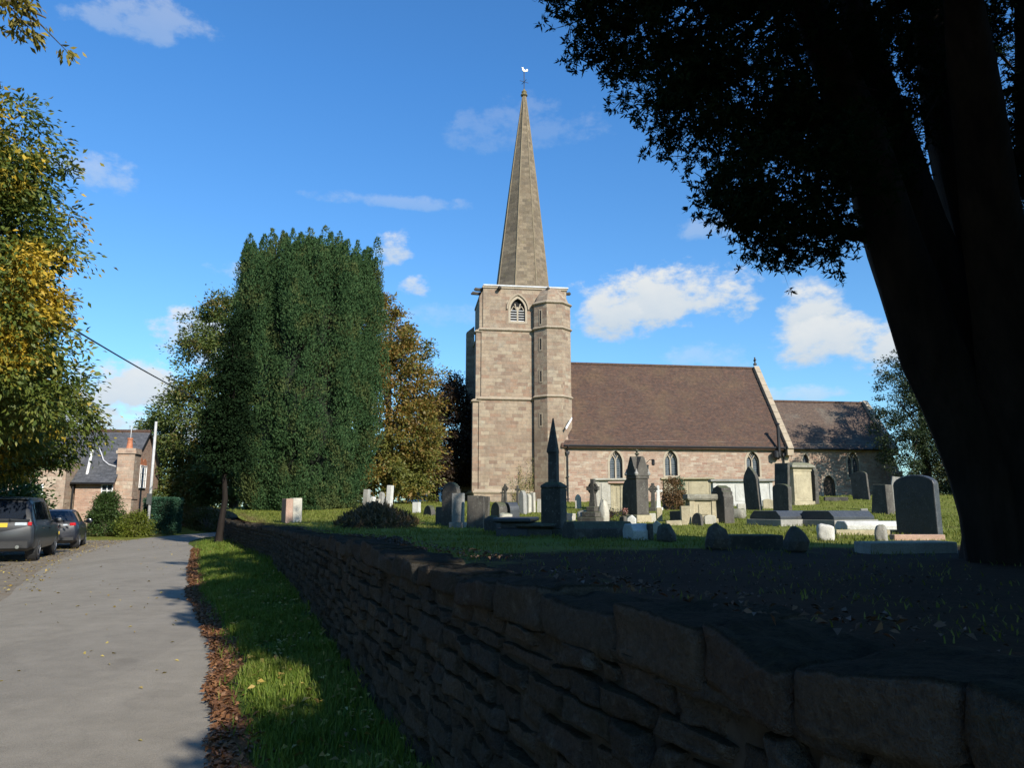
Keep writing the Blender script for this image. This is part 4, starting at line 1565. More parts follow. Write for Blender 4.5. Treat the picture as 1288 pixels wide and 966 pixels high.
# --- trees by the chancel
tree('evergreen_tree', 'dark evergreen tree standing in front of the east end of the chancel', (31.0, 55.5, 2.3), (31.0, 55.5, 12), .3,
     [E(1143, 500, 53, 38, 62, 2.3), E(1140, 555, 53.5, 34, 44, 2.3), E(1165, 470, 53, 30, 40, 2.2), E(1180, 470, 56, 40, 56, 2.6), E(1200, 560, 56, 46, 70, 3.0), (31.0, 54.6, 8.0, 2.1, 2.2, 3.4)], 480, 95, .45, .17, M['lf_dark'], M['bark_dark'], 15, limbs=20)
tree('evergreen_tree', 'evergreen tree hidden behind the great yew trunk at the churchyard edge', (35.5, 53, 2.2), (35.5, 53, 12.5), .3,
     [(35.2, 53, 7.0, 3.6, 3.0, 4.8), (37.5, 52.5, 7.0, 3.4, 3.0, 4.2), (33.4, 53.5, 8.2, 2.4, 2.4, 3.8)], 480, 95, .6, .22, M['lf_shrub'], M['bark_dark'], 16, limbs=16)
tree('bush', 'green and orange bush behind the graves under the chancel evergreen', (35.5, 66, 2.2), (35.5, 66, 4.6), .12,
     [E(1150, 605, 66, 34, 30, 2.4), E(1190, 600, 67, 40, 40, 2.4), E(1225, 590, 70, 50, 50, 3)], 160, 80, .45, .2, M['lf_bush'], M['bark'], 17, cat='bush', limbs=12)

# far treeline that closes the view to the north and east: one mass
r = np.random.default_rng(31)
ells = []
for k in range(44):
    x = -95 + k * 5.2 + r.normal() * 1.5
    yy = 118 + r.normal() * 8
    h = 5.0 + 3.0 * r.random()
    ells.append((x, yy, h * .55, 3.8 + r.random(), 2.5, h * .55))
C, out = crown_clumps(r, ells, 1100, .6)
V, Fq = cloud_leaves(r, C, out, 26, 1.1, .6, .6, .2, .7)
tag(np_mesh('distant_woodland', V, Fq, M['lf_olive']), 'distant belt of trees beyond the churchyard', 'woodland', kind='stuff')

# ------------------------------------------------------------------ great yew on the right
gy = Vector((6.15, 8.5, 1.02))
r = np.random.default_rng(41)
gyew = thing('old_yew', 'huge old many stemmed dark yew leaning over the wall on the right', 'tree', tuple(gy))
mb = MB()
STEMS = [  # foot offset, then way points as offsets, radii
    ([(-.35, -.05, -.2), (-.75, -.1, 1.0), (-1.35, -.2, 2.3), (-1.75, -.35, 3.5), (-2.15, -.6, 4.8), (-2.9, -1.1, 6.2), (-3.6, -1.6, 7.4)], [.50, .42, .36, .30, .24, .15, .05]),
    ([(-.2, .1, -.2), (-.45, .1, 1.2), (-.85, .1, 2.6), (-1.2, .1, 4.0), (-1.6, 0, 5.6), (-2.0, -.2, 7.4), (-2.3, -.4, 9.0)], [.55, .45, .36, .30, .25, .18, .06]),
    ([(.15, 0, -.2), (.05, 0, 1.4), (-.25, .1, 3.0), (-.5, .1, 4.6), (-.65, .1, 6.2), (-.9, 0, 8), (-1.1, 0, 9.6)], [.6, .5, .42, .34, .28, .2, .06]),
    ([(.5, -.1, -.2), (.5, -.15, 1.4), (.45, -.2, 3.0), (.3, -.2, 5), (.3, -.3, 7), (.4, -.3, 9.4)], [.6, .5, .42, .34, .24, .06]),
    ([(.85, .1, -.2), (1.05, 0, 1.4), (1.3, 0, 3.0), (1.6, -.2, 5), (2.0, -.4, 7), (2.4, -.6, 8.8)], [.55, .46, .38, .3, .2, .06]),
    ([(-.35, -.35, -.2), (-.55, -.5, 1.0), (-.85, -.8, 2.2), (-1.15, -1.2, 3.4), (-1.6, -1.8, 4.9), (-2.2, -2.6, 6.6)], [.42, .34, .28, .24, .18, .05]),
    ([(.2, -.45, -.2), (.25, -.6, 1.3), (.2, -.9, 2.8), (.1, -1.3, 4.4), (0, -1.9, 6.2), (-.3, -2.6, 8)], [.45, .38, .32, .26, .2, .06]),
]
for k, (pts, rad) in enumerate(STEMS):
    fine = []; fr_ = []
    for i in range(len(pts) - 1):
        for q in range(3):
            t = q / 3
            fine.append(Vector(pts[i]).lerp(Vector(pts[i + 1]), t) + Vector((.05 * mn.noise((k, i + t, 0)), .05 * mn.noise((k, i + t, 5)), 0)))
            fr_.append(rad[i] * (1 - t) + rad[i + 1] * t)
    fine.append(Vector(pts[-1])); fr_.append(rad[-1])
    fr_[0] *= 1.35; fr_[1] *= 1.12
    mb.tube(fine, fr_, 14, wob=.38, seed=k + 1)
trunk = smooth_angle(mb.build('trunk', M['bark_dark'], gyew, uv=False), 70)
# crown: boughs, in world places; everything above and left of the trunk
BOUGH = [E(1000, 215, 7.4, 118, 118, 1.2), E(1010, 290, 7.4, 72, 45, .7), E(890, 130, 7.4, 90, 62, 1.0), E(935, 240, 7.3, 48, 50, .6), E(790, 30, 7.4, 88, 48, .9), E(745, 5, 7.2, 48, 42, .6),
         E(850, 45, 7.6, 120, 90, 1.1), E(960, 90, 8.0, 140, 120, 1.2), E(1080, 90, 8.4, 120, 160, 1.2), E(1090, 200, 8.6, 70, 85, .8), E(1190, 20, 8.8, 80, 70, .9), E(1270, 80, 8.8, 90, 190, 1.2), E(1330, 250, 8.4, 90, 220, 1.2),
         E(1250, 290, 9.3, 40, 110, .6)]


def shade_spot(s, t, z, rs, rt, rz):
    """an unseen bough added for its shade, placed by its reach across (s) and along (t) the fall of the light"""
    ca, sa = math.cos(SUN_A), math.sin(SUN_A)
    return (ca * s - sa * t, sa * s + ca * t, z, (rs + rt) / 2, (rs + rt) / 2, rz)


UPPER = [(1.6, 7.0, 9.4, 2.0, 2.0, 1.5), (3.6, 8.0, 10.4, 2.4, 2.0, 1.7), (5.8, 8.0, 10.6, 2.4, 2.0, 1.6), (2.6, 5.4, 8.8, 1.7, 2.0, 1.3),
         shade_spot(8.6, .4, 7.0, 1.7, 1.7, 3.2), shade_spot(9.8, 1.0, 4.2, 1.4, 1.4, 1.6), shade_spot(7.2, .6, 8.6, 1.8, 1.8, 1.8),          shade_spot(5.6, 2.2, 8.6, 1.6, 1.6, 1.3)]


def sprigs(r, C, per, rc, blades, L, wd, flat=.7):
    """little stars of needles at the ends of twigs"""
    n = len(C) * per
    idx = np.repeat(np.arange(len(C)), per)
    g = r.normal(size=(n, 3)) * .55; g[:, 2] *= flat
    g = np.clip(g, -.95, .95)
    S = C[idx] + g * rc
    ax = unit(g * .6 + r.normal(size=(n, 3)) * .7)
    k = np.repeat(np.arange(n), blades)
    m = len(k)
    tw = S - C[idx]
    tl = np.linalg.norm(tw, axis=1)
    TV, TF = leaf_quads(C[idx], tw, r.normal(size=(n, 3)), tl * 1.02, np.full(n, .012), 0)
    D = unit(r.normal(size=(m, 3)) + ax[k] * .8)
    P = S[k] + r.normal(size=(m, 3)) * .012
    V, Fq = leaf_quads(P, D, r.normal(size=(m, 3)), L * r.uniform(.6, 1.3, m), wd * r.uniform(.7, 1.3, m), .05)
    return np.concatenate([V, TV]), np.concatenate([Fq, TF + len(V)])


C1, o1 = crown_clumps(r, BOUGH, 760, .3, .12)
C2, o2 = crown_clumps(r, UPPER, 420, .4, .2)
C3, o3 = crown_clumps(r, [shade_spot(3.3, 1.5, 7.4, .95, 1.0, .7), shade_spot(2.8, 2.3, 7.3, .45, .5, .35)], 110, .2, .1)  # overhead clumps added out of view to shade the verge
C2 = np.concatenate([C2, C3])
V1, F1 = sprigs(r, C1 - np.array(gy), 22, .26, 13, .068, .021)
V2, F2 = sprigs(r, C2 - np.array(gy), 16, .38, 8, .17, .075)
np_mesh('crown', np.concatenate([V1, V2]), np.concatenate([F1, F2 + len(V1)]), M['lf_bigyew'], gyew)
bb = MB()
ends = [Vector(p) + gy for pts, _ in STEMS for p in pts[2:]]
for i in list(r.choice(len(C1), 120, replace=False)):
    b = Vector(C1[i])
    a = min(ends, key=lambda e: (e - b).length + .3 * abs(e.z - b.z))
    mid = a.lerp(b, .5) + Vector((r.normal() * .2, r.normal() * .2, .12 * (b - a).length))
    q = max(.012, .012 * (b - a).length)
    bb.tube([a - gy, a.lerp(mid, .5) + Vector((0, 0, .1)) - gy, mid - gy, mid.lerp(b, .6) + Vector((0, 0, .05)) - gy, b - gy], [q * 2.2, q * 1.7, q, q * .6, .004], 5)
for c in (C3[5], C3[30], C3[60]):
    a, b = Vector((-2.3, -.4, 9.0)), Vector(c) - gy
    smooth_angle(MB().tube([a, a.lerp(b, .5) + Vector((0, 0, .3)), b], [.06, .04, .01], 6).build('limb', M['bark_dark'], gyew, uv=False), 60)
# fine bare twigs hanging under the boughs
for (px, py, dx_, dy_) in [(1075, 285, -55, 20), (1065, 295, -45, 45), (1070, 270, -60, 5), (830, 140, 12, 22), (1010, 240, 40, 10), (980, 130, 50, -30), (1000, 260, -30, 20), (1180, 120, -40, 60)]:
    a = at(px, py, 7.6) - gy; b = at(px + dx_, py + dy_, 7.4) - gy
    MB().tube([a, a.lerp(b, .4) + Vector((0, 0, -.05)), b + Vector((0, 0, .03)), b + Vector((-.06, 0, .06))], [.012, .008, .005, .002], 5).build('bare_twig', M['bark_dark'], gyew, uv=False)
smooth_angle(bb.build('branches', M['bark_dark'], gyew, uv=False), 60)

# --- a second yew, added out of view to shade the wall and the verge
r = np.random.default_rng(43)
sy = Vector((6.2, -1.4, 1.0))
y2 = thing('old_yew', 'second dark yew added out of view beside the wall to shade it', 'tree', tuple(sy))
SH = [shade_spot(5.0, -3.6, 6.4, 2.1, 2.3, 2.4), shade_spot(3.2, -3.4, 5.4, .8, 1.0, 1.0), shade_spot(6.6, -2.6, 7.0, 2.2, 2.2, 2.6), shade_spot(4.7, -.6, 7.0, 1.4, 1.5, 1.4), shade_spot(1.55, -5.3, 5.6, .6, .7, .6),
      shade_spot(2.9, -6.2, 4.6, .9, 1.2, 1.2), shade_spot(7.6, -2.0, 4.6, 1.9, 1.9, 2.0), shade_spot(4.9, -4.0, 3.9, 1.9, 1.8, 1.1), shade_spot(2.8, -4.8, 3.7, 1.0, 1.3, .9), shade_spot(2.1, -3.4, 3.6, .7, 1.0, .7),
      shade_spot(6.8, -3.6, 4.6, 1.7, 1.7, 1.3), shade_spot(3.9, -5.6, 5.0, 1.2, 1.5, 1.2)]
C1, o1 = crown_clumps(r, SH, 900, .35, .2)
SH2 = [shade_spot(3.15, -3.0, 6.6, .95, 1.1, .8), shade_spot(3.25, -.2, 6.8, .95, 1.4, .7), shade_spot(2.0, -5.5, 5.6, .75, .8, .6), shade_spot(1.3, -6.3, 5.0, 1.1, 1.3, 1.0)]  # denser clumps added to cast chosen patches of shade
C4, o4 = crown_clumps(r, SH2, 380, .25, .1)
C1 = np.concatenate([C1, C4])
V1, F1 = sprigs(r, C1 - np.array(sy), 16, .36, 8, .15, .07)
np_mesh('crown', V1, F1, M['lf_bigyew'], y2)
mb = trunk_limbs(r, (0, 0, -.2), (-.2, .2, 6.4), .5, [tuple(C1[i] - np.array(sy)) for i in r.choice(len(C1), 34, replace=False)], 10, seed=43)
smooth_angle(mb.build('trunk', M['bark_dark'], y2, uv=False), 60)

# --- trees added out of view: one shades the great yew, three block sky light
tb = shade_spot(5.6, -10.2, 1.0, 1, 1, 1)[:3]
tree('deciduous_tree', 'tall dense tree added out of view to shade the great yew', tb, (tb[0], tb[1], 14), .5,
     [shade_spot(6.4, -10.0, 11.0, 2.9, 3.0, 4.6), shade_spot(6.6, -9.4, 14.3, 2.3, 2.4, 2.4), shade_spot(6.4, -10.4, 6.0, 2.9, 3.0, 3.0), shade_spot(7.9, -9.6, 12.4, 2.0, 2.1, 3.2)], 420, 70, .7, .34, M['lf_shrub'], M['bark_dark'], 51, limbs=20, asp=.6)
for k, (x, yy) in enumerate([(-13.0, -3.0), (-11.5, -13.0), (-15.5, 6.0)]):
    tree('deciduous_tree', ['unseen tall tree added left of the viewer to block sky light', 'unseen tall tree added across the lane behind the viewer to block sky light', 'unseen tall tree added beside the layby to block sky light'][k], (x, yy, 0), (x, yy, 10), .4,
         [(x, yy, 8.0, 4.4, 4.8, 5.0), (x - .5, yy + 1, 3.6, 3.6, 4.2, 2.6), (x + .4, yy - 1, 11.5, 3.0, 3.4, 2.4)], 300, 60, .85, .36, M['lf_olive'], M['bark'], 61 + k, limbs=14, asp=.6, group='unseen trees added across the lane')

tree('slender_tree', 'slender dark tree with a bare trunk at the far end of the retaining wall', (-11.5, 29.6, 0), (-11.35, 29.9, 4.6), .14,
     [E(290, 500, 30.0, 20, 85, .8), E(298, 555, 30.0, 24, 42, .9), E(276, 545, 29.8, 22, 40, .7), E(300, 440, 30.6, 13, 60, .7)], 190, 150, .34, .12, M['lf_bigyew'], m_bark('blackish_bark', (.010, .008, .007), (.028, .022, .018)), 18, limbs=16)


# ------------------------------------------------------------------ memorials
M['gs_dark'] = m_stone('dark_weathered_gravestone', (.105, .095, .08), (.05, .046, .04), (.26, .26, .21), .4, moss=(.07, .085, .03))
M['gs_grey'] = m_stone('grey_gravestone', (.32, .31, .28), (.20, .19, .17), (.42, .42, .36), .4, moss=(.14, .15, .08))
M['gs_pale'] = m_stone('pale_limestone', (.50, .47, .39), (.31, .29, .24), (.54, .52, .42), .5, moss=(.25, .25, .15))
M['gs_buff'] = m_stone('buff_sandstone_memorial', (.44, .38, .25), (.28, .24, .16), (.50, .47, .33), .55, moss=(.22, .22, .10))
M['gs_pink'] = m_stone('pink_sandstone_memorial', (.42, .28, .21), (.30, .20, .15), (.45, .40, .32), .4)
M['gs_white'] = m_stone('white_marble', (.62, .61, .56), (.42, .41, .37), (.40, .40, .33), .5)
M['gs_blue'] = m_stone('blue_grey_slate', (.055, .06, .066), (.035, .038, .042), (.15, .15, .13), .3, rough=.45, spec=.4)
M['gs_rough'] = m_stone('rough_lichened_rock', (.30, .28, .22), (.15, .14, .11), (.48, .47, .40), .6, scale=6, moss=(.14, .14, .06))


def outline(shape, w, h):
    a = w / 2
    if shape == 'flat':
        return [(-a, 0), (a, 0), (a, h), (-a, h)]
    if shape == 'notch':
        return [(-a, 0), (a, 0), (a, h - .02), (a * .45, h), (a * .42, h - .06), (a * .3, h - .05), (a * .26, h), (-a, h)]
    if shape == 'round':
        return [(-a, 0), (a, 0)] + [(a * math.cos(t), h - a + a * math.sin(t)) for t in [math.pi * k / 12 for k in range(13)]]
    if shape == 'segment':
        k = w * .22
        return [(-a, 0), (a, 0)] + [(a * math.cos(t), h - k + k * math.sin(t)) for t in [math.pi * k_ / 10 for k_ in range(11)]]
    if shape == 'shoulder':
        b = a * .7
        return [(-a, 0), (a, 0), (a, h - b * 1.0), (b, h - b * .95)] + [(b * math.cos(t), h - b + b * math.sin(t)) for t in [math.pi * (k + 1) / 12 for k in range(11)]] + [(-b, h - b * .95), (-a, h - b * 1.0)]
    if shape == 'pointed':
        return arch(0, w, 0, h - w * .85, h, 8)
    if shape == 'peak':
        return [(-a, 0), (a, 0), (a, h - w * .42), (0, h), (-a, h - w * .42)]
    if shape == 'ogee':
        pts = [(-a, 0), (a, 0), (a * .96, h * .58)]
        for k in range(1, 9):
            t = k / 8
            pts.append((a * (.96 - .96 * (t ** 1.3)) * (1 + .16 * math.sin(math.pi * t)), h * (.58 + .42 * (t ** .75))))
        return pts + [(-x, z) for x, z in reversed(pts[2:-1])]
    if shape == 'scallop':
        pts = [(-a, 0), (a, 0), (a, h * .70), (a * .88, h * .74), (a * .93, h * .82), (a * .70, h * .86), (a * .68, h * .93), (a * .38, h * .95), (0, h)]
        return pts + [(-x, z) for x, z in reversed(pts[2:-1])]
    if shape == 'taper':
        return [(-a, 0), (a, 0), (a * .72, h), (-a * .72, h)]
    raise ValueError(shape)


GST = 'gravestones in the churchyard'


def facing(n):
    return R(n) + math.pi / 2


def base_of(x0, x1, yb):
    p = spot((x0 + x1) / 2, yb)
    c = p.y * math.cos(PITCH) + (p.z - EYE) * math.sin(PITCH)
    return p, c / F_PX


def gravestone(x0, x1, yt, yb, label, shape='round', mat='gs_dark', n=200, t=.13, lean=0, roll=0, plinth=None, cat='gravestone', name='gravestone', w=None, group=GST):
    if mat in ('gs_dark', 'gs_blue') and (x0 > 720 or yb < 655):
        n = min(n, 211)
    p, k = base_of(x0, x1, yb)
    v = Vector((p.x, p.y, 0)).normalized()
    nd = Vector((math.cos(R(n)), math.sin(R(n)), 0))
    dot = max(.3, abs(nd.dot(v)))
    h = (yb - yt) * k
    if w is None:
        w = min(1.15, (x1 - x0) * k / dot)
    pz = 0.0
    mb = MB()
    if plinth:
        ph = plinth
        root = thing(name, label, cat, tuple(p), facing(n), group)
        pb = MB()
        pb.box(-w * .62, w * .62, -t * 1.15, t * 1.15, -.15, ph)
        pb.build('plinth', M[mat], root, bevel=.015)
        mb.prism(outline(shape, w, h - ph), -t / 2, t / 2, Matrix.Translation((0, 0, ph)))
        o = mb.build('headstone', M[mat], root, bevel=.012, seg=2)
        o.rotation_euler = (R(lean), R(roll), 0)
        return root
    pts = outline(shape, w, h)
    pts = [(x, z if z > 0 else -.25) for x, z in pts]
    mb.prism(pts, -t / 2, t / 2)
    o = mb.build(name, M[mat], None, bevel=.02, seg=2)
    # worn, slightly uneven faces
    o.location = p
    jr = random.Random(label)
    o.rotation_euler = (R(lean + jr.uniform(-3, 2)), R(roll + jr.uniform(-2.5, 2.5)), facing(n))
    return tag(o, label, cat, group)


def rock(x0, x1, yt, yb, label, mat='gs_rough', peak=0.0, seed=0, cat='stone', name='rough_stone', depth=.8, facets=False, group='rough stones on the grass'):
    p, k = base_of(x0, x1, yb)
    w, h = (x1 - x0) * k, (yb - yt) * k
    bm = bmesh.new()
    bmesh.ops.create_icosphere(bm, subdivisions=2 if facets else 3, radius=1)
    for v in bm.verts:
        c = v.co.copy()
        q = (abs(c.x) ** 4 + abs(c.y) ** 4 + abs(c.z) ** 4) ** .25
        c = c / q
        s = 1 + .14 * mn.noise((c.x * 1.6 + seed, c.y * 1.6, c.z * 1.6)) + .05 * mn.noise((c.x * 5 + seed, c.y * 5, c.z * 5))
        tp = 1 - peak * max(0, c.z) * .75
        v.co = (c.x * w / 2 * s * tp, c.y * w / 2 * depth * s * tp, (c.z * .58 + .42) * h * s)
    bm.verts.index_update()
    mb = MB()
    mb.add([tuple(v.co) for v in bm.verts], [tuple(v.index for v in f.verts) for f in bm.faces])
    bm.free()
    o = mb.build(name, M[mat], None, smooth=not facets)
    o.location = p
    o.rotation_euler = (0, 0, seed * 1.3)
    return tag(o, label, cat, group)


def chest_tomb(x0, x1, yt, yb, label, mat='gs_buff', n=-70, L=None, D=.85, capm=None, panels=2, cap=.12, over=.09, pilaster=True, group='chest tombs by the nave', name='chest_tomb', fit=True):
    """long side faces bearing n; its picture width sets the length"""
    p, k = base_of(x0, x1, yb)
    h = (yb - yt) * k
    v = Vector((p.x, p.y, 0)).normalized()
    nd = Vector((math.cos(R(n)), math.sin(R(n)), 0))
    if L is None:
        L = (x1 - x0) * k / max(.5, abs(nd.dot(v)))
    root = thing(name, label, 'tomb', tuple(p + nd * -D / 2), facing(n), group)
    MB().box(-L / 2 - .03, L / 2 + .03, -D / 2 - .03, D / 2 + .03, -.25, .14).build('base', M[mat], root, bevel=.015)
    b = MB()
    b.box(-L / 2 + .05, L / 2 - .05, -D / 2 + .05, D / 2 - .05, .14, h - cap)
    if pilaster:
        for sx in (-1, 1):
            for sy_ in (-1, 1):
                b.box(sx * (L / 2 - .1) - .08, sx * (L / 2 - .1) + .08, sy_ * (D / 2 - .1) - .08, sy_ * (D / 2 - .1) + .08, .141, h - cap - .001)
    b.build('body', M[mat], root, bevel=.01)
    if panels:
        pn = MB()
        pw = (L - .5) / panels
        for i in range(panels):
            xa = -L / 2 + .25 + pw * i
            pn.box(xa + .05, xa + pw - .05, -D / 2 + .03, -D / 2 + .051, .26, h - cap - .12)
        pn.build('panels', M[mat], root, bevel=.006)
    c = MB()
    e = over
    c.rings([[(-L / 2 - e * .3, -D / 2 - e * .3, h - cap), (L / 2 + e * .3, -D / 2 - e * .3, h - cap), (L / 2 + e * .3, D / 2 + e * .3, h - cap), (-L / 2 - e * .3, D / 2 + e * .3, h - cap)],
             [(-L / 2 - e, -D / 2 - e, h - cap * .7), (L / 2 + e, -D / 2 - e, h - cap * .7), (L / 2 + e, D / 2 + e, h - cap * .7), (-L / 2 - e, D / 2 + e, h - cap * .7)],
             [(-L / 2 - e, -D / 2 - e, h - cap * .15), (L / 2 + e, -D / 2 - e, h - cap * .15), (L / 2 + e, D / 2 + e, h - cap * .15), (-L / 2 - e, D / 2 + e, h - cap * .15)],
             [(-L / 2 - e * .6, -D / 2 - e * .6, h), (L / 2 + e * .6, -D / 2 - e * .6, h), (L / 2 + e * .6, D / 2 + e * .6, h), (-L / 2 - e * .6, D / 2 + e * .6, h)]])
    c.build('cap_slab', M[capm or mat], root, bevel=.01)
    return root


def coped_ledger(x0, x1, yt, yb, label, mat='gs_blue', end='gs_grey', n=235, L=1.9, group='low coped grave covers', stepped=True):
    """low grave cover with sloping top on a kerb; its end looks along bearing n"""
    p, k = base_of(x0, x1, yb)
    v = Vector((p.x, p.y, 0)).normalized()
    nd = Vector((math.cos(R(n)), math.sin(R(n)), 0))
    w = min(1.2, (x1 - x0) * k / max(.4, abs(nd.dot(v))))
    h = (yb - yt) * k
    root = thing('grave_cover', label, 'grave cover', tuple(p - nd * L / 2), facing(n), group)
    MB().box(-w / 2 - .07, w / 2 + .07, -L / 2 - .07, L / 2 + .07, -.2, h * .42).build('kerb', M[end], root, bevel=.012)
    a = w / 2
    prof = [(-a, h * .42), (a, h * .42), (a, h * .62), (a * .72, h), (-a * .72, h), (-a, h * .62)]
    MB().prism(prof, -L / 2, L / 2).build('cover_stone', M[mat], root, bevel=.01)
    return root


# the near ones in the shade ------------------------------------------------
gravestone(557, 576, 607, 661, 'tall dark round topped gravestone furthest left of the tower, pale side edge', 'round', n=232, t=.16)
gravestone(569, 583, 621, 663, 'blue grey square gravestone on a pale stepped base beside the tall round topped one', 'flat', 'gs_grey', n=250, t=.14, plinth=.13)
gravestone(549, 557, 638, 660, 'small square dark gravestone half hidden left of the tall round topped stone', 'flat', n=235, t=.12)
gravestone(535, 545, 636, 649, 'little round topped dark stone on the far path left of the tower', 'round', n=225, t=.2, mat='gs_dark')
gravestone(588, 609, 624, 664, 'wide flat topped dark slab of a gravestone before the tower base', 'notch', n=250, t=.12)
gravestone(606, 615, 625, 656, 'narrow dark gravestone just right of the wide flat slab', 'flat', n=245, t=.12)
gravestone(622, 633, 632, 652, 'round topped mossy gravestone with pale edge below the climber on the tower', 'round', mat='gs_dark', n=215, t=.34)
gravestone(638, 648, 632, 652, 'round topped black gravestone with a thick white right edge below the tower', 'round', mat='gs_blue', n=215, t=.4)
gravestone(655, 661, 617, 647, 'slim pointed grey gravestone in the cluster against the turret', 'pointed', 'gs_grey', n=225, t=.2)
gravestone(662, 667, 621, 646, 'thin pale pointed stone next to the slim grey one against the turret', 'pointed', 'gs_pale', n=225, t=.18)
gravestone(668, 673, 620, 645, 'narrow white topped upright stone at the right end of the turret cluster', 'flat', 'gs_pale', n=230, t=.14)


def cross(x0, x1, yt, yb, label, mat='gs_dark', n=225, ring=True, steps=2, group='stone crosses', spike=False):
    p, k = base_of(x0, x1, yb)
    h = (yb - yt) * k
    w = (x1 - x0) * k
    root = thing('stone_cross', label, 'cross', tuple(p), facing(n), group)
    b = MB()
    z = -.15
    top = h * (.12 * steps)
    for s in range(steps):
        e = w * .55 * (1 - s / (steps + .6))
        z1 = h * .12 * (s + 1)
        b.box(-e, e, -e, e, z if s == 0 else h * .12 * s, z1)
    if steps:
        b.build('stepped_base', M[mat], root, bevel=.02)
    c = MB()
    tw0 = min(.15, h * .09)
    hc = h * .78
    arm = h * .17
    c.rings([[(-tw0, -tw0 * .6, top - .02), (tw0, -tw0 * .6, top - .02), (tw0, tw0 * .6, top - .02), (-tw0, tw0 * .6, top - .02)],
             [(-tw0 * .55, -tw0 * .45, hc), (tw0 * .55, -tw0 * .45, hc), (tw0 * .55, tw0 * .45, hc), (-tw0 * .55, tw0 * .45, hc)],
             [(-tw0 * .6, -tw0 * .45, h), (tw0 * .6, -tw0 * .45, h), (tw0 * .6, tw0 * .45, h), (-tw0 * .6, tw0 * .45, h)]])
    c.box(-arm, arm, -tw0 * .43, tw0 * .43, hc - tw0 * .5, hc + tw0 * .5)
    if ring:
        pts = [(arm * .72 * math.cos(t), 0, hc + arm * .72 * math.sin(t)) for t in [2 * math.pi * q / 16 for q in range(17)]]
        c.tube(pts, tw0 * .33, 6, cap=False)
    c.build('cross_shaft', M[mat], root, bevel=.01)
    return root


cross(629, 635, 616, 634, 'small dark spiky cross left in the group below the tower climber', n=235, ring=False, steps=0)
cross(632, 639, 609, 636, 'taller dark ringed cross standing among gravestones below the tower', n=235, steps=1)
cross(648, 654, 611, 634, 'thin dark cross to the right of the ringed one below the tower', n=235, ring=False, steps=0)
rock(612, 628, 650, 670, 'low dark rough tomb block at the left of the shaded kerbs', mat='gs_dark', seed=3, name='rough_stone', depth=1.4)
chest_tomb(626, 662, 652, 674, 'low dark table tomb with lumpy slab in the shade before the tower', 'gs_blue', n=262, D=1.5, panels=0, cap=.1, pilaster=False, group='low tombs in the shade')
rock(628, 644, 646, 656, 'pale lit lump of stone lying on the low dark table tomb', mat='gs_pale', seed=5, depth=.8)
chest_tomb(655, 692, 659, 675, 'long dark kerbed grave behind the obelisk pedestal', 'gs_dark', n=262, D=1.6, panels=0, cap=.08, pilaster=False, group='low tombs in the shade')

# obelisk on a pedestal
p, k = base_of(682, 712, 673)
ob = thing('obelisk', 'tall dark pointed obelisk on a square shouldered pedestal in front of the turret', 'monument', tuple(p), facing(248))
w = 26 * k
hb = 66 * k
b = MB()
b.box(-w * .62, w * .62, -w * .62, w * .62, -.2, .12)
b.box(-w * .5, w * .5, -w * .5, w * .5, .12, hb * .88)
b.rings([[(-w * .52, -w * .52, hb * .88), (w * .52, -w * .52, hb * .88), (w * .52, w * .52, hb * .88), (-w * .52, w * .52, hb * .88)], [(-w * .52, -w * .52, hb * .93), (w * .52, -w * .52, hb * .93), (w * .52, w * .52, hb * .93), (-w * .52, w * .52, hb * .93)],
         [(-w * .3, -w * .3, hb), (w * .3, -w * .3, hb), (w * .3, w * .3, hb), (-w * .3, w * .3, hb)]])
b.build('pedestal', M['gs_dark'], ob, bevel=.015)
s = MB()
q = w * .22
s.rings([[(-q, -q, hb - .01), (q, -q, hb - .01), (q, q, hb - .01), (-q, q, hb - .01)], [(-q * .98, -q * .98, 102 * k), (q * .98, -q * .98, 102 * k), (q * .98, q * .98, 102 * k), (-q * .98, q * .98, 102 * k)],
         [(-q * 1.25, -q * 1.25, 104 * k), (q * 1.05, -q * 1.05, 104 * k), (q * 1.05, q * 1.05, 104 * k), (-q * 1.25, q * 1.25, 104 * k)],
         [(-.012, -.012, 148 * k), (.012, -.012, 148 * k), (.012, .012, 148 * k), (-.012, .012, 148 * k)]])
s.build('shaft', M['gs_dark'], ob, bevel=.008)


def long_kerb(px0, py0, px1, py1, hgt, wdt, label, mat, cat='grave kerb', group='grave kerbs', name='grave_kerb', ridge=False):
    a, b_ = spot(px0, py0), spot(px1, py1)
    d = (b_ - a); L = Vector((d.x, d.y, 0)).length
    rz = math.atan2(d.y, d.x)
    mb = MB()
    if ridge:
        mb.rings([[(0, -wdt / 2, -.15), (0, wdt / 2, -.15), (0, wdt / 2, hgt * .6), (0, wdt * .3, hgt), (0, -wdt * .3, hgt), (0, -wdt / 2, hgt * .6)],
                  [(L, -wdt / 2, -.15), (L, wdt / 2, -.15), (L, wdt / 2, hgt * .6), (L, wdt * .3, hgt), (L, -wdt * .3, hgt), (L, -wdt / 2, hgt * .6)]])
    else:
        mb.box(0, L, -wdt / 2, wdt / 2, -.15, hgt)
    o = mb.build(name, M[mat], None, bevel=.012)
    o.location = a
    o.rotation_euler = (0, -math.atan2(d.z, L), rz)
    return tag(o, label, cat, group)


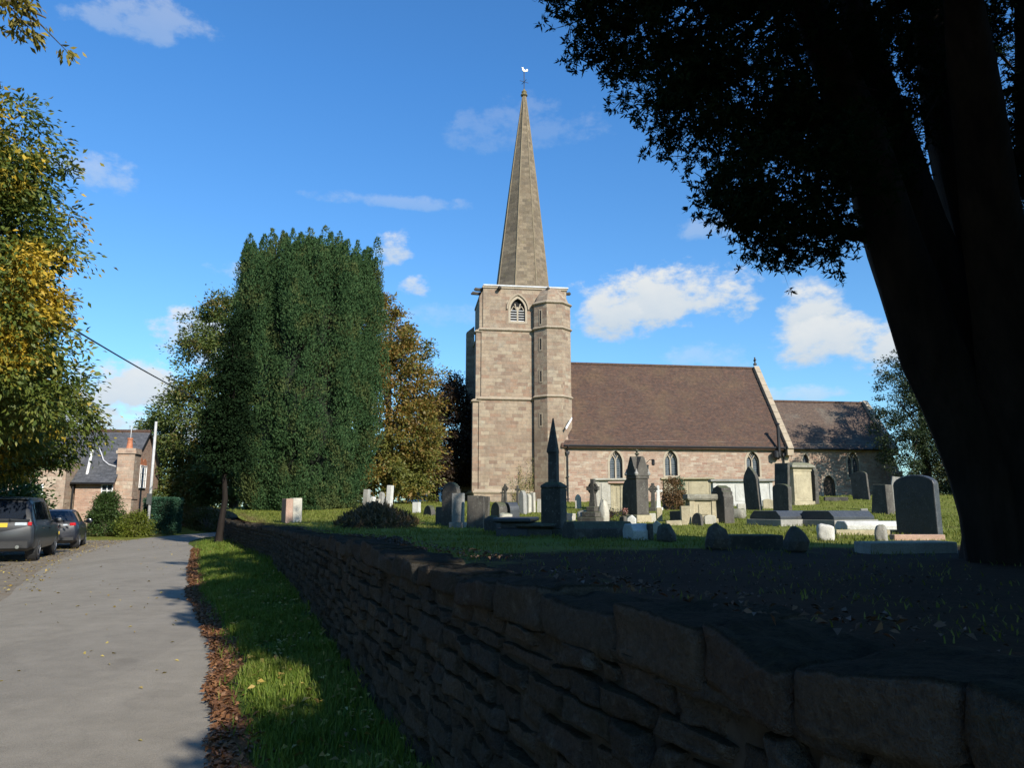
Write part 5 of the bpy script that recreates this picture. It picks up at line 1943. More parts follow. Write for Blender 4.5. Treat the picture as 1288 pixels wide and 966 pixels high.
long_kerb(715, 677, 788, 676, .30, .62, 'long low dark coffin shaped grave cover right of the obelisk', 'gs_dark', 'grave cover', 'low tombs in the shade', 'grave_cover', True)
long_kerb(790, 679, 812, 678, .27, .6, 'short pale grave cover whose front catches the sun at the end of the dark one', 'gs_white', 'grave cover', 'low tombs in the shade', 'grave_cover', True)
gravestone(781, 787, 650, 668, 'small dark footstone standing at the end of the dark grave cover', 'flat', n=215, t=.1)
gravestone(789, 800, 648, 665, 'white pointed footstone behind the sunlit grave cover', 'peak', 'gs_white', n=255, t=.2)
gravestone(816, 820, 659, 679, 'narrow dark upright stone beside the white pointed block', 'flat', n=235, t=.1)
gravestone(820, 833, 655, 674, 'pale pointed footstone right of the narrow dark upright', 'peak', 'gs_pale', n=262, t=.25)

# the celtic cross on its rocky base
cross(733, 760, 603, 657, 'ornate dark ringed cross on a stepped rocky base before the first nave window', 'gs_dark', n=228, steps=3)
rock(727, 741, 642, 657, 'pale grey block at the foot of the ornate ringed cross', 'gs_grey', seed=8, depth=1)
rock(753, 766, 628, 657, 'pale green lichened rockwork leaning on the right of the ringed cross', 'gs_pale', peak=.6, seed=9, depth=.8)
for (a, b_, yt, yb, lb, mt) in [(700, 711, 644, 655, 'low square reddish grave block right of the obelisk by the nave wall', 'gs_pink'), (714, 722, 646, 655, 'small pale square marker between the obelisk and the ringed cross', 'gs_pale')]:
    gravestone(a, b_, yt, yb, lb, 'flat', mt, n=240, t=.3)
chest_tomb(749, 786, 602, 642, 'tall pale chest tomb with a moulded cap under the first nave window', 'gs_pale', n=262, D=1.0, panels=1)
chest_tomb(768, 786, 606, 644, 'narrow yellowish pedestal tomb with pink cap and carved panels', 'gs_buff', n=262, D=.8, capm='gs_pink', panels=1, over=.1)
gravestone(784, 795, 602, 648, 'dark gothic arched gravestone just left of the gabled pinnacle monument', 'pointed', n=235, t=.14)
gravestone(762, 768, 626, 641, 'small black arched stone between the ringed cross and the yellow pedestal tomb', 'pointed', 'gs_blue', n=245, t=.1)

# gabled pinnacle monument
p, k = base_of(793, 814, 657)
pm = thing('pinnacle_monument', 'tall dark square monument with a steep gabled spire and finial', 'monument', tuple(p), facing(209))
w = 17 * k * 1.1
b = MB(); b.box(-w * .62, w * .62, -w * .62, w * .62, -.2, 9 * k); b.build('base', M['gs_buff'], pm, bevel=.015)
b = MB(); b.box(-w * .5, w * .5, -w * .5, w * .5, 9 * k, 54 * k)
b.box(-w * .56, w * .56, -w * .56, w * .56, 54 * k, 58 * k)
b.build('shaft', M['gs_dark'], pm, bevel=.012)
b = MB()
g0 = [(-w * .6, 0), (w * .6, 0), (.04, 24 * k), (-.04, 24 * k)]
b.prism(g0, -w * .57, w * .57, Matrix.Translation((0, 0, 58 * k + .002)))
b.prism(g0, -w * .568, w * .568, Matrix.Translation((0, 0, 58 * k + .004)) @ Matrix.Rotation(R(90), 4, 'Z'))
b.build('gabled_top', M['gs_dark'], pm, bevel=.008)
b = MB(); b.lathe([(.03, 0), (.05, .05), (.035, .1), (.085, .14), (.03, .2), (.06, .25), (.01, .3)], 8, Matrix.Translation((0, 0, 80 * k))); b.build('finial', M['gs_dark'], pm)
for a, (dxp, dyp) in enumerate([(w * .52, -w * .52), (w * .52, w * .52), (-w * .52, -w * .52), (-w * .52, w * .52)]):
    b = MB(); b.lathe([(.05, 0), (.075, .06), (.03, .14), (.01, .22)], 6, Matrix.Translation((dxp, dyp, 58 * k))); b.build('corner_finial', M['gs_grey'], pm)

cross(818, 826, 608, 643, 'dark headed grave cross right of the gabled pinnacle', 'gs_dark', n=240, ring=True, steps=1)
cross(824, 833, 611, 642, 'white lit grave cross touching the dark headed one', 'gs_white', n=268, ring=False, steps=1)
# table tombs under the middle windows
chest_tomb(836, 896, 601, 632, 'long table tomb with thin lichened slab and white front panel under the second nave window', 'gs_buff', n=262, D=1.1, panels=2, cap=.14, over=.14)
chest_tomb(899, 972, 603, 637, 'long chest tomb with white sides behind the two leaning dark stones', 'gs_white', n=262, D=1.1, capm='gs_grey', panels=3, cap=.16, over=.1)
chest_tomb(868, 903, 622, 658, 'squat chest tomb with a rough carved top catching the sun', 'gs_buff', n=265, D=.9, capm='gs_rough', panels=1, cap=.2, over=.05)
rock(868, 903, 618, 628, 'row of rough lichened rocks lying on the squat carved tomb', 'gs_rough', seed=12, depth=.4)
gravestone(857, 869, 637, 660, 'cream and pink square pillar stone left of the squat carved tomb', 'flat', 'gs_buff', n=265, t=.3)
gravestone(845, 858, 643, 659, 'low dark stone in the shade left of the cream pillar stone', 'flat', 'gs_dark', n=230, t=.14)
gravestone(826, 833, 639, 656, 'yellowish square post stone right of the pinnacle monument', 'flat', 'gs_buff', n=262, t=.25)
gravestone(834, 846, 622, 640, 'small dark square stone under the bronze bush', 'flat', 'gs_dark', n=240, t=.12)
gravestone(872, 884, 645, 661, 'dark leaning slab resting against the squat carved tomb', 'round', 'gs_dark', n=232, t=.1, lean=-12, roll=-18)
gravestone(902, 918, 611, 658, 'tall dark gravestone with ragged pale edge in the middle of the yard', 'scallop', 'gs_dark', n=215, t=.42)
gravestone(940, 957, 586, 641, 'tall leaning dark gravestone with curved pointed top and pale edge', 'ogee', 'gs_dark', n=212, t=.20, lean=-3, roll=-7)
rock(918, 938, 640, 652, 'low heap of broken pale stones between the ragged and the leaning gravestones', 'gs_rough', seed=14, depth=.7)
gravestone(976, 992, 583, 643, 'tall dark gravestone standing behind another left of the pedestal tomb', 'flat', 'gs_dark', n=208, t=.14)
gravestone(975, 994, 609, 645, 'dark gravestone with white lit edge in front of the pedestal tomb', 'segment', 'gs_dark', n=212, t=.22)
# pedestal tomb
p, k = base_of(991, 1016, 635)
pt = thing('pedestal_tomb', 'tall yellowish pedestal tomb with a heavy domed cap right of the nave', 'tomb', tuple(p), facing(-75))
w, h = 27 * k, 53 * k
MB().box(-w * .55, w * .55, -w * .55, w * .55, -.2, .18).build('base', M['gs_buff'], pt, bevel=.015)
b = MB(); b.box(-w * .47, w * .47, -w * .47, w * .47, .18, h * .82)
b.box(-w * .5, w * .5, -w * .5, w * .5, h * .78, h * .821)
b.build('body', M['gs_buff'], pt, bevel=.012)
MB().box(-w * .36, w * .36, -w * .478, -w * .45, .32, h * .7).build('panel', M['gs_buff'], pt, bevel=.008)
b = MB()
def sq(e, z): return [(-e, -e, z), (e, -e, z), (e, e, z), (-e, e, z)]
b.rings([sq(w * .48, h * .822), sq(w * .62, h * .87), sq(w * .62, h * .91), sq(w * .45, h * .97), sq(w * .2, h * 1.0)])
b.build('cap', M['gs_rough'], pt, bevel=.012)
gravestone(1016, 1028, 584, 634, 'tall dark gravestone with scalloped pale edge right of the pedestal tomb', 'scallop', 'gs_dark', n=210, t=.28)
gravestone(1034, 1052, 594, 617, 'dark round topped gravestone with thin bright edge in the chancel shade', 'segment', 'gs_dark', n=210, t=.12)
gravestone(1054, 1063, 598, 617, 'small blue grey gravestone with white edge near the chancel wall', 'flat', 'gs_grey', n=225, t=.14)
long_kerb(1037, 630, 1066, 630, .22, .8, 'flat ledger slab lying on the grass before the chancel', 'gs_dark', 'ledger slab', 'ledger slabs', 'ledger_slab')
gravestone(1073, 1095, 593, 629, 'broad dark shouldered gravestone leaning with a bright thin edge', 'segment', 'gs_dark', n=206, t=.14, roll=-4)
chest_tomb(1093, 1113, 594, 618, 'yellowish chest tomb in front of the chancel buttress', 'gs_buff', n=265, D=.9, panels=1)
gravestone(1112, 1118, 588, 612, 'narrow buff post stone beside the yellow chest tomb', 'flat', 'gs_buff', n=265, t=.2)
gravestone(1101, 1121, 610, 646, 'dark tapering pedestal stone left of the big foreground gravestone', 'taper', 'gs_dark', n=222, t=.5)
gravestone(1118, 1134, 600, 643, 'grey slab leaning in the sun behind the tapering dark pedestal', 'taper', 'gs_grey', n=262, t=.12, roll=9)
gravestone(1134, 1180, 598, 674, 'large smooth dark foreground gravestone with pale lit edge beside the great yew', 'segment', 'gs_blue', n=208, t=.17)
for (a, b_, yt, yb, sh, mt, nn_, lb) in [
        (742, 749, 636, 655, 'round', 'gs_pale', 262, 'small pale round topped stone in front of the ringed cross base'),
        (801, 808, 640, 657, 'flat', 'gs_buff', 262, 'low buff block against the foot of the pinnacle monument'),
        (817, 825, 646, 657, 'flat', 'gs_pale', 265, 'small sunlit base block right of the pinnacle monument'),
        (838, 857, 655, 661, 'flat', 'gs_buff', 265, 'low buff kerb rail in front of the dark stones by the cream pillar'),
        (886, 900, 648, 659, 'segment', 'gs_pale', 265, 'low pale stone leaning at the front of the squat carved tomb'),
        (928, 938, 634, 650, 'flat', 'gs_pale', 262, 'pale square stone between the ragged gravestone and the leaning one'),
        (960, 972, 628, 640, 'segment', 'gs_buff', 262, 'small buff stone at the right end of the long white chest tomb'),
        (1084, 1092, 640, 652, 'flat', 'gs_grey', 250, 'little grey stone on the grass before the broad leaning gravestone'),
        (1064, 1072, 606, 618, 'round', 'gs_grey', 240, 'tiny grey round topped stone by the chancel foot'),
        (724, 731, 622, 640, 'pointed', 'gs_pale', 255, 'slim pale pointed stone by the nave wall right of the drainpipe'),
        (676, 681, 628, 645, 'flat', 'gs_pale', 250, 'thin pale stone just left of the obelisk pedestal'),
        (520, 528, 632, 645, 'flat', 'gs_white', 250, 'small white block on the far path below the copper tree')]:
    gravestone(a, b_, yt, yb, lb, sh, mt, n=nn_, t=.22)
# low covers and kerbs in the middle distance
coped_ledger(944, 981, 643, 661, 'left of the two low black coped grave covers', n=208, L=1.7)
coped_ledger(1005, 1049, 643, 662, 'right one of the two low black coped grave covers', n=208, L=1.7)
long_kerb(1058, 668, 1134, 668, .24, .7, 'long pale grave cover lying between the black coped covers and the big gravestone', 'gs_white', 'grave cover', 'low coped grave covers', 'grave_cover', True)
long_kerb(1050, 672, 1132, 672, .09, .14, 'buff stone kerb along the front of the long pale grave cover', 'gs_buff')
long_kerb(1122, 681, 1186, 681, .12, .18, 'brown mossy kerb in front of the big foreground gravestone', 'gs_pink')
long_kerb(1085, 697, 1192, 696, .16, .5, 'broad pale kerb slab dappled with light near the foot of the great yew', 'gs_pale')
long_kerb(912, 690, 978, 690, .20, .5, 'dark low kerb in shade between the two dark pointed stones', 'gs_dark')
rock(826, 850, 660, 681, 'dark faceted stone standing left of the dark low kerb', 'gs_dark', peak=.45, seed=21, facets=True)
rock(888, 917, 660, 691, 'dark pointed stone at the left end of the dark low kerb', 'gs_dark', peak=.6, seed=22, facets=True)
rock(985, 1018, 664, 694, 'dark five sided pointed stone at the right end of the dark low kerb', 'gs_dark', peak=.55, seed=23, facets=True)
rock(1029, 1049, 660, 680, 'rounded white boulder in the sun', 'gs_white', seed=24)
rock(1100, 1118, 660, 682, 'weathered whitish boulder left of the big foreground gravestone', 'gs_grey', seed=25, peak=.3)

# the far left group by the columnar yew
gravestone(355, 366, 628, 657, 'gravestone with pinkish lit edge, left one of the pair under the columnar yew', 'flat', 'gs_pink', n=205, t=.22)
gravestone(367, 374, 627, 657, 'gravestone with pale tapering edge, right one of the pair under the columnar yew', 'taper', 'gs_pale', n=215, t=.3)
for (a, b_, yt, yb, sh, mt, lb) in [(457, 463, 616, 640, 'flat', 'gs_grey', 'tall narrow greenish upright stone behind the earth mound'), (466, 471, 625, 641, 'round', 'gs_white', 'small white round topped stone behind the earth mound'),
                                   (472, 478, 628, 641, 'flat', 'gs_pale', 'short pale square stone behind the earth mound'), (477, 482, 619, 641, 'pointed', 'gs_grey', 'grey green pointed stone behind the earth mound'),
                                   (486, 492, 611, 640, 'flat', 'gs_white', 'tallest white upright stone behind the earth mound')]:
    gravestone(a, b_, yt, yb, lb, sh, mt, n=245, t=.22)


# ------------------------------------------------------------------ cottage at the bend of the lane
M['brick'] = m_masonry('pink_brick', [(.36, .22, .155), (.42, .28, .20), (.31, .18, .13), (.45, .33, .25), (.38, .25, .18)], .24, .085, (.36, .30, .24), .012, (.2, .15, .12), .35, .3)
M['rubble_house'] = m_masonry('pinkish_rubble', [(.36, .25, .18), (.42, .32, .24), (.30, .21, .16), (.45, .37, .28)], .4, .2, (.36, .30, .23), .02, (.2, .16, .12), .4, .4)
M['white_paint'] = m_plain('white_paint', (.78, .78, .76), .5, var=.08)
M['terracotta'] = m_plain('terracotta', (.42, .16, .08), .7, var=.25)
M['win_dark'] = m_plain('dark_window_glass', (.03, .035, .045), .12, spec=.6)
hs = thing('stone_cottage', 'pinkish stone and brick cottage with grey slate roofs at the bend of the lane', 'house', (-22.1, 43.06, 0), R(11))
# local axes: +x to the gable, +y away from the lane; the front right corner is the origin
HE, HR, HW, HL = 3.85, 6.2, 6.0, 9.5
b = MB()
b.box(-HL, 0, 0, HW, -.3, HE)
vs = [(x, y, z) for x in (-.35, 0) for y, z in ((0, HE), (HW, HE), (HW / 2, HR - .08))]
b.add(vs, [(0, 2, 1), (3, 4, 5), (0, 1, 4, 3), (1, 2, 5, 4), (2, 0, 3, 5)])
wl_o = b.build('wall', M['brick'], hs)
roof('roof', -HL, .12, 0, HW, HE, HR, HW / 2, .25, M['slate'], hs, .1)
# barge board and gable window
bg = MB()
for s_, ye in ((1, -.27), (-1, HW + .27)):
    a, b_ = Vector((.125, ye, HE - .27 * (HR - HE) / (HW / 2))), Vector((.125, HW / 2, HR))
    v = []
    for x in (.125, .16):
        v += [(x, a.y, a.z - .16), (x, b_.y, b_.z - .16), (x, b_.y, b_.z), (x, a.y, a.z)]
    bg.add(v, [(0, 1, 2, 3), (7, 6, 5, 4), (0, 4, 5, 1), (1, 5, 6, 2), (2, 6, 7, 3), (3, 7, 4, 0)])
bg.build('barge_board', M['iron'], hs)


def house_window(parent, M4, w, h, cols, rows, name='window'):
    """white framed window lying in the local x-z plane, facing -y"""
    f = MB()
    for bx in ((-w / 2 - .05, w / 2 + .05, -.06, .03, -.06, 0), (-w / 2 - .05, w / 2 + .05, -.05, .03, h, h + .06), (-w / 2 - .05, -w / 2, -.05, .03, 0, h), (w / 2, w / 2 + .05, -.05, .03, 0, h)):
        f.box(*bx, M=M4)
    o = f.build(name, M['white_paint'], parent)
    MB().box(-w / 2, w / 2, -.012, .01, 0, h, M=M4).build('pane', M['win_dark'], o)
    g_ = MB()
    for c in range(1, cols):
        x = -w / 2 + w * c / cols
        g_.box(x - .022, x + .022, -.04, -.012, 0, h, M=M4)
    for r_ in range(1, rows):
        z = h * r_ / rows
        g_.box(-w / 2, w / 2, -.036, -.0125, z - .02, z + .02, M=M4)
    g_.build('glazing_bars', M['white_paint'], o)
    return o


G4 = Matrix.Rotation(R(90), 4, 'Z')
house_window(hs, Matrix.Translation((.03, 2.35, 2.75)) @ G4, 1.25, 1.25, 4, 3)
MB().prism(arch(0, 1.5, 0, .02, .22), -.02, .03, Matrix.Translation((.0, 2.35, 4.06)) @ G4).build('brick_arch', M['terracotta'], hs)
# chimney stack standing out from the front by the gable
ch = MB()
ch.box(-.42, .48, -1.05, .12, -.3, 4.55)
ch.box(-.42 - .04, .52, -1.09, .16, 2.0, 2.1)
ch.box(-.50, .56, -1.13, .2, 4.55, 4.72)
ch.box(-.44, .50, -1.07, .14, 4.72, 4.86)
chim = ch.build('chimney', M['rubble_house'], hs)
pt_ = MB(); pt_.lathe([(.2, 0), (.17, .1), (.13, .5), (.16, .55), (.16, .62), (.05, .64)], 12, Matrix.Translation((0, -.5, 4.86))); pt_.build('chimney_pot', M['terracotta'], chim)
ae = MB(); ae.tube([(.02, -.5, 5.4), (.02, -.5, 6.15)], .02, 5); ae.build('cowl_rod', M['lead'], chim)
# front wing under a catslide roof
fw = MB()
fw.box(-2.35, -.42, -1.35, 0, -.3, 2.95)
fw.build('front_wing_wall', M['brick'], hs)
fr_ = MB()
ya, za, yb_, zb = -1.65, 2.92, .55, 4.62
v = [(-2.5, ya, za), (-.30, ya, za), (-.42, yb_, zb), (-2.5, yb_, zb)]
fr_.add([(x, y, z) for x, y, z in v] + [(x, y, z - .12) for x, y, z in v], [(0, 1, 2, 3), (7, 6, 5, 4), (0, 4, 5, 1), (1, 5, 6, 2), (2, 6, 7, 3), (3, 7, 4, 0)])
fr_.build('front_wing_roof', M['slate'], hs)
ft = MB(); ft.tube([(-2.5, -1.72, 2.86), (-.3, -1.72, 2.86)], .06, 6); ft.build('gutter', M['iron'], hs)
fl_ = MB()
pts = [(-2.0, .75, 4.95), (-1.72, .3, 4.62), (-1.45, -.1, 4.22), (-1.05, -.4, 3.96), (-.55, -.5, 3.82)]
fl_.tube(pts, .035, 6)
fl_.build('lead_flashing', M['lead'], hs)
vp = MB(); vp.tube([(-1.95, -1.0, 3.35), (-1.8, -.95, 4.75)], .07, 8); vp.build('vent_pipe', M['white_paint'], hs)
house_window(hs, Matrix.Translation((-.72, -1.36, 2.15)), .5, .62, 2, 2)
dp = MB(); dp.tube([(-2.42, -1.5, -.1), (-2.42, -1.5, 2.9)], .05, 6); dp.build('downpipe', M['iron'], hs)
# forward block at the left with its own slate roof, mostly under the tree
lb = MB(); lb.box(-6.2, -2.55, -2.3, 0, -.3, 4.0)
lb.build('left_wing_wall', M['rubble_house'], hs)
lr = MB()
v = [(-6.4, -2.6, 3.92), (-2.4, -2.6, 3.92), (-2.9, .3, 5.25), (-6.4, .3, 5.25)]
lr.add([(x, y, z) for x, y, z in v] + [(x, y, z - .12) for x, y, z in v], [(0, 1, 2, 3), (7, 6, 5, 4), (0, 4, 5, 1), (1, 5, 6, 2), (2, 6, 7, 3), (3, 7, 4, 0)])
lr.build('left_wing_roof', M['slate'], hs)
house_window(hs, Matrix.Translation((-4.1, -2.31, 1.2)), .95, 1.5, 2, 3)

# ------------------------------------------------------------------ poles, cable, fence
wp = at(187, 622, 41.8)
t2 = thing('utility_pole', 'pale grey utility pole in front of the cottage gable', 'pole', (wp.x + .1, 41.8, 0))
mb = MB(); mb.tube([(0, 0, -.2), (0, 0, 6.35)], [.085, .07], 10)
mb.build('pole', m_plain('grey_pole_paint', (.42, .42, .41), .6), t2, smooth=True)
mb = MB(); mb.box(-.14, .14, -.12, -.08, 1.7, 2.3); mb.build('sign_plate', m_plain('dark_plate', (.06, .065, .06), .6), t2)
a, b_ = at(50, 388, 20), at(300, 522, 50)
mb = MB(); mb.tube([a.lerp(b_, t / 14) - Vector((0, 0, 0.3 * math.sin(math.pi * t / 14))) for t in range(15)], .028, 5)
tag(mb.build('overhead_cable', M['iron']), 'thin black cable sagging from the left tree toward the trees behind the columnar yew', 'cable')

fc = thing('wooden_fence', 'weathered dark close boarded fence on the bank beyond the lane', 'fence', (-21.3, 48.2, 0.1), R(8))
r = random.Random(4)
for k in range(5):
    MB().box(k * 1.75 - .06, k * 1.75 + .06, -.06, .06, -.3, 1.55).build('post', M['bark'], fc)
mb = MB()
x = 0
while x < 7.0:
    w_ = r.uniform(.11, .16)
    mb.box(x, x + w_, -.09, -.065, .05 + r.uniform(-.03, .05), 1.42 + r.uniform(-.07, .07))
    x += w_ + .012
mb.box(0, 7, -.064, -.02, .35, .45); mb.box(0, 7, -.064, -.02, 1.1, 1.2)
mb.build('boards', m_bark('weathered_boards', (.10, .085, .065), (.2, .175, .14), 9), fc)

# ------------------------------------------------------------------ shrubs by the cottage


def shrub(name, label, ells, n, per, rc, size, leaf, seed, cat='shrub', group='shrubs in front of the cottage', base=None):
    r = np.random.default_rng(seed)
    C, out = crown_clumps(r, ells, n, .75, .1)
    keep = C[:, 2] > .08
    V, Fq = cloud_leaves(r, C[keep], out[keep], per, rc, size, .5, .1, .8)
    V[:, 2] = np.maximum(V[:, 2], .01)
    e = ells[0]
    root = thing(name, label, cat, (e[0], e[1], 0), 0, group)
    np_mesh('foliage', V - np.array((e[0], e[1], 0), np.float32), Fq, leaf, root)
    mb = MB()
    for i in range(9):
        q = C[i * 7 % len(C)]
        mb.tube([(0, 0, -.1), ((q[0] - e[0]) * .3, (q[1] - e[1]) * .3, q[2] * .5), (q[0] - e[0], q[1] - e[1], q[2])], [.04, .03, .008], 5)
    mb.build('stems', M['bark'], root, uv=False)
    return root


shrub('conical_shrub', 'dark green cone shaped shrub against the brick wing of the cottage', [E(134, 652, 40.6, 17, 30, .75), E(133, 636, 40.6, 11, 18, .5)], 130, 85, .26, .11, M['lf_shrub'], 71)
shrub('round_shrub', 'round yellow green shrub below the cottage chimney', [E(169, 664, 40.0, 18, 17, .8)], 110, 80, .24, .10, M['lf_yellow'], 72)
hd = thing('clipped_hedge', 'block of clipped blue green hedge beside the pale pole', 'hedge', (-20.1, 43.2, 0))
r = np.random.default_rng(73)
n = 15000
q = r.uniform(-1, 1, (n, 3)); ax = r.integers(0, 3, n); q[np.arange(n), ax] = np.sign(q[np.arange(n), ax]) * (1 - np.abs(r.normal(size=n)) * .05)
sc_ = np.array([.78, .7, 1.0])
P = q * sc_ + np.array([0, 0, 1.02]) + r.normal(size=(n, 3)) * .03
V, Fq = leaf_quads(P, unit(q + r.normal(size=(n, 3)) * .7), r.normal(size=(n, 3)), .10 * r.uniform(.6, 1.3, n), np.full(n, .055))
np_mesh('foliage', V, Fq, M['lf_hedge'], hd)
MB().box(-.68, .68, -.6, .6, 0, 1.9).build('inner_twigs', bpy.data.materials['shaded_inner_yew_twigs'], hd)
shrub('bramble', 'trailing brambles and dry stems on top of the bank by the fence', [E(262, 655, 46.5, 24, 16, .7), E(240, 648, 47, 22, 10, .6)], 90, 60, .3, .11, M['lf_bush'], 74, group=None)
shrub('laurel_hedge', 'dark overgrown laurel hedge behind the parked cars', [(-21.8, 29.5, 1.6, 2.4, 3.4, 1.9), (-23.6, 34.0, 1.8, 1.6, 2.8, 2.2), (-20.6, 25.5, 1.6, 2.0, 2.6, 1.8)], 300, 75, .5, .2, M['lf_shrub'], 75, cat='hedge', group=None)
shrub('flower_border', 'low straggling plants at the foot of the cottage wall', [E(150, 678, 40.4, 34, 7, .5), E(108, 676, 40.0, 20, 9, .5), E(195, 674, 41.5, 26, 5, .4)], 130, 40, .22, .10, M['lf_bush'], 76, cat='plants', group=None)

# ------------------------------------------------------------------ white cottage beyond the churchyard
wc = thing('white_cottage', 'white rendered cottage with slate roof glimpsed beyond the churchyard under the trees', 'house', (-11.0, 78, 1.2), R(4))
MB().box(0, 7.6, 0, 5, -.5, 3.1).build('wall', M['white_paint'], wc)
roof('roof', -.2, 7.8, 0, 5, 3.1, 4.6, 2.5, .3, M['slate'], wc, .12)
for x in (1.6, 4.0, 6.2):
    house_window(wc, Matrix.Translation((x, -.005, 1.1)), .8, 1.0, 2, 2)
mb = MB(); mb.box(6.4, 7.1, 2.1, 2.8, 4.0, 5.4); mb.build('chimney', M['brick'], wc)

# ------------------------------------------------------------------ earth mound
mp_ = spot(474, 664)
V, Fq = [], []
NA, NR = 40, 14
for i in range(NR + 1):
    t = i / NR
    for j in range(NA):
        a = 2 * math.pi * j / NA
        rx, ry = 1.25, 1.3
        prof = (1 - sm(t)) * .9 + .1 * (1 - t)
        lump = 1 + .35 * mn.noise((math.cos(a) * 1.6, math.sin(a) * 1.6, t * 3)) + .12 * mn.noise((math.cos(a) * 5, math.sin(a) * 5, t * 8))
        V.append((math.cos(a) * rx * t, math.sin(a) * ry * t, .62 * prof * lump - .08 * t))
for i in range(NR):
    for j in range(NA):
        Fq.append((i * NA + j, i * NA + (j + 1) % NA, (i + 1) * NA + (j + 1) % NA, (i + 1) * NA + j))
md = thing('earth_mound', 'dark mound of earth and cut stems with dry bracken on its right side', 'mound', tuple(mp_))
np_mesh('soil', np.array(V), np.array(Fq), m_turf('bare_soil', [(.3, (.035, .026, .016)), (.5, (.06, .045, .025)), (.7, (.05, .055, .018))]), md, smooth=True)
r = np.random.default_rng(81)
n = 2600
a = r.uniform(0, 2 * np.pi, n); q = np.sqrt(r.random(n)) * 1.15
P = np.stack([np.cos(a) * q * 1.0, np.sin(a) * q, .58 * (1 - (q / 1.25) ** 1.5) * 1.0 + r.normal(size=n) * .03], 1)
D = r.normal(size=(n, 3)) * .7; D[:, 2] += .8
V, Fq = leaf_quads(P, D, r.normal(size=(n, 3)), .2 * r.uniform(.5, 1.4, n), .03 * np.ones(n))
np_mesh('dry_stems', V, Fq, m_leaf('dry_bracken', [(.035, .03, .014), (.07, .055, .025), (.16, .10, .05), (.06, .07, .02)]), md)

# ------------------------------------------------------------------ climber on the tower
cl = thing('wall_climber', 'thin dry climbing plant straggling up the tower beside the turret', 'climber', (church.location.x + 4.3 * math.cos(R(8)), church.location.y + 4.3 * math.sin(R(8)) - .15, 1.85), R(8))
r = np.random.default_rng(91)
mb = MB(); tips = []
for k in range(34):
    x0 = r.uniform(-1.2, 1.0); z = 0
    pts = [(x0, 0, -.1)]
    x = x0
    hh = r.uniform(1.2, 3.4) * (1 - .25 * abs(x0))
    for s in range(7):
        x += r.normal() * .13; z += hh / 7
        pts.append((x, -.02 - .04 * r.random(), z)); tips.append(pts[-1])
    mb.tube(pts, [.016, .014, .012, .010, .009, .008, .006, .004], 4)
mb.build('stems', m_plain('dry_climber_stems', (.30, .22, .12), .9, var=.4), cl, uv=False)
T = np.array(tips); n = len(T) * 6
P = np.repeat(T, 6, 0) + r.normal(size=(n, 3)) * np.array([.09, .03, .12]); P[:, 1] = -np.abs(P[:, 1]) - .01
D = r.normal(size=(n, 3)); V, Fq = leaf_quads(P, D, np.array([0, -1, .2]) + r.normal(size=(n, 3)) * .5, .09 * r.uniform(.6, 1.3, n), np.full(n, .06))
np_mesh('leaves', V, Fq, m_leaf('dry_climber_leaves', [(.30, .22, .10), (.22, .20, .07), (.14, .16, .05), (.35, .26, .13)]), cl)
shrub('bronze_bush', 'small rounded bronze leaved bush by the table tomb under the second nave window', [(spot(848, 642).x, spot(848, 642).y, spot(848, 642).z + .75, .42, .42, .85)], 50, 60, .2, .09, m_leaf('bronze_leaves', [(.10, .06, .025), (.16, .09, .04), (.20, .12, .06), (.09, .08, .025)]), 77, group=None)
shrub('columnar_shrub', 'narrow dark green shrub beside the bronze bush at the table tomb', [(spot(856, 642).x, spot(856, 642).y + .3, spot(856, 642).z + .7, .22, .22, .8)], 36, 60, .14, .08, M['lf_hedge'], 78, group=None)
fb = spot(778, 656)
shrub('grave_flowers', 'red and white flowers laid on a grave right of the ringed cross', [(fb.x, fb.y, fb.z + .16, .75, .3, .2)], 60, 26, .12, .06, m_leaf('mixed_flowers', [(.45, .06, .04), (.55, .42, .36), (.50, .12, .08), (.12, .16, .04), (.6, .56, .5)]), 79, cat='flowers', group=None)

# ------------------------------------------------------------------ parked cars
def car_paint(name, col):
    m, t = mat_new(name)
    p = finish(t, col, .42, spec=.5, metal=.1)
    p.inputs['Coat Weight'].default_value = .35
    p.inputs['Coat Roughness'].default_value = .15
    return m


M['tyre'] = m_plain('tyre_rubber', (.018, .018, .018), .85)
M['alloy'] = m_plain('alloy_rim', (.35, .35, .36), .35, .8)
M['car_glass'] = m_plain('tinted_car_glass', (.012, .016, .024), .06, spec=.8, var=.02)
M['trim'] = m_plain('black_plastic_trim', (.02, .02, .021), .6)
M['red_lens'] = m_plain('red_lamp_lens', (.42, .015, .02), .15, spec=.7)
M['clear_lens'] = m_plain('clear_lamp_lens', (.45, .5, .55), .12, spec=.8)
M['plate'] = m_plain('yellow_number_plate', (.55, .38, .03), .5, var=.04)
M['chrome'] = m_plain('chrome', (.6, .6, .6), .15, .9)


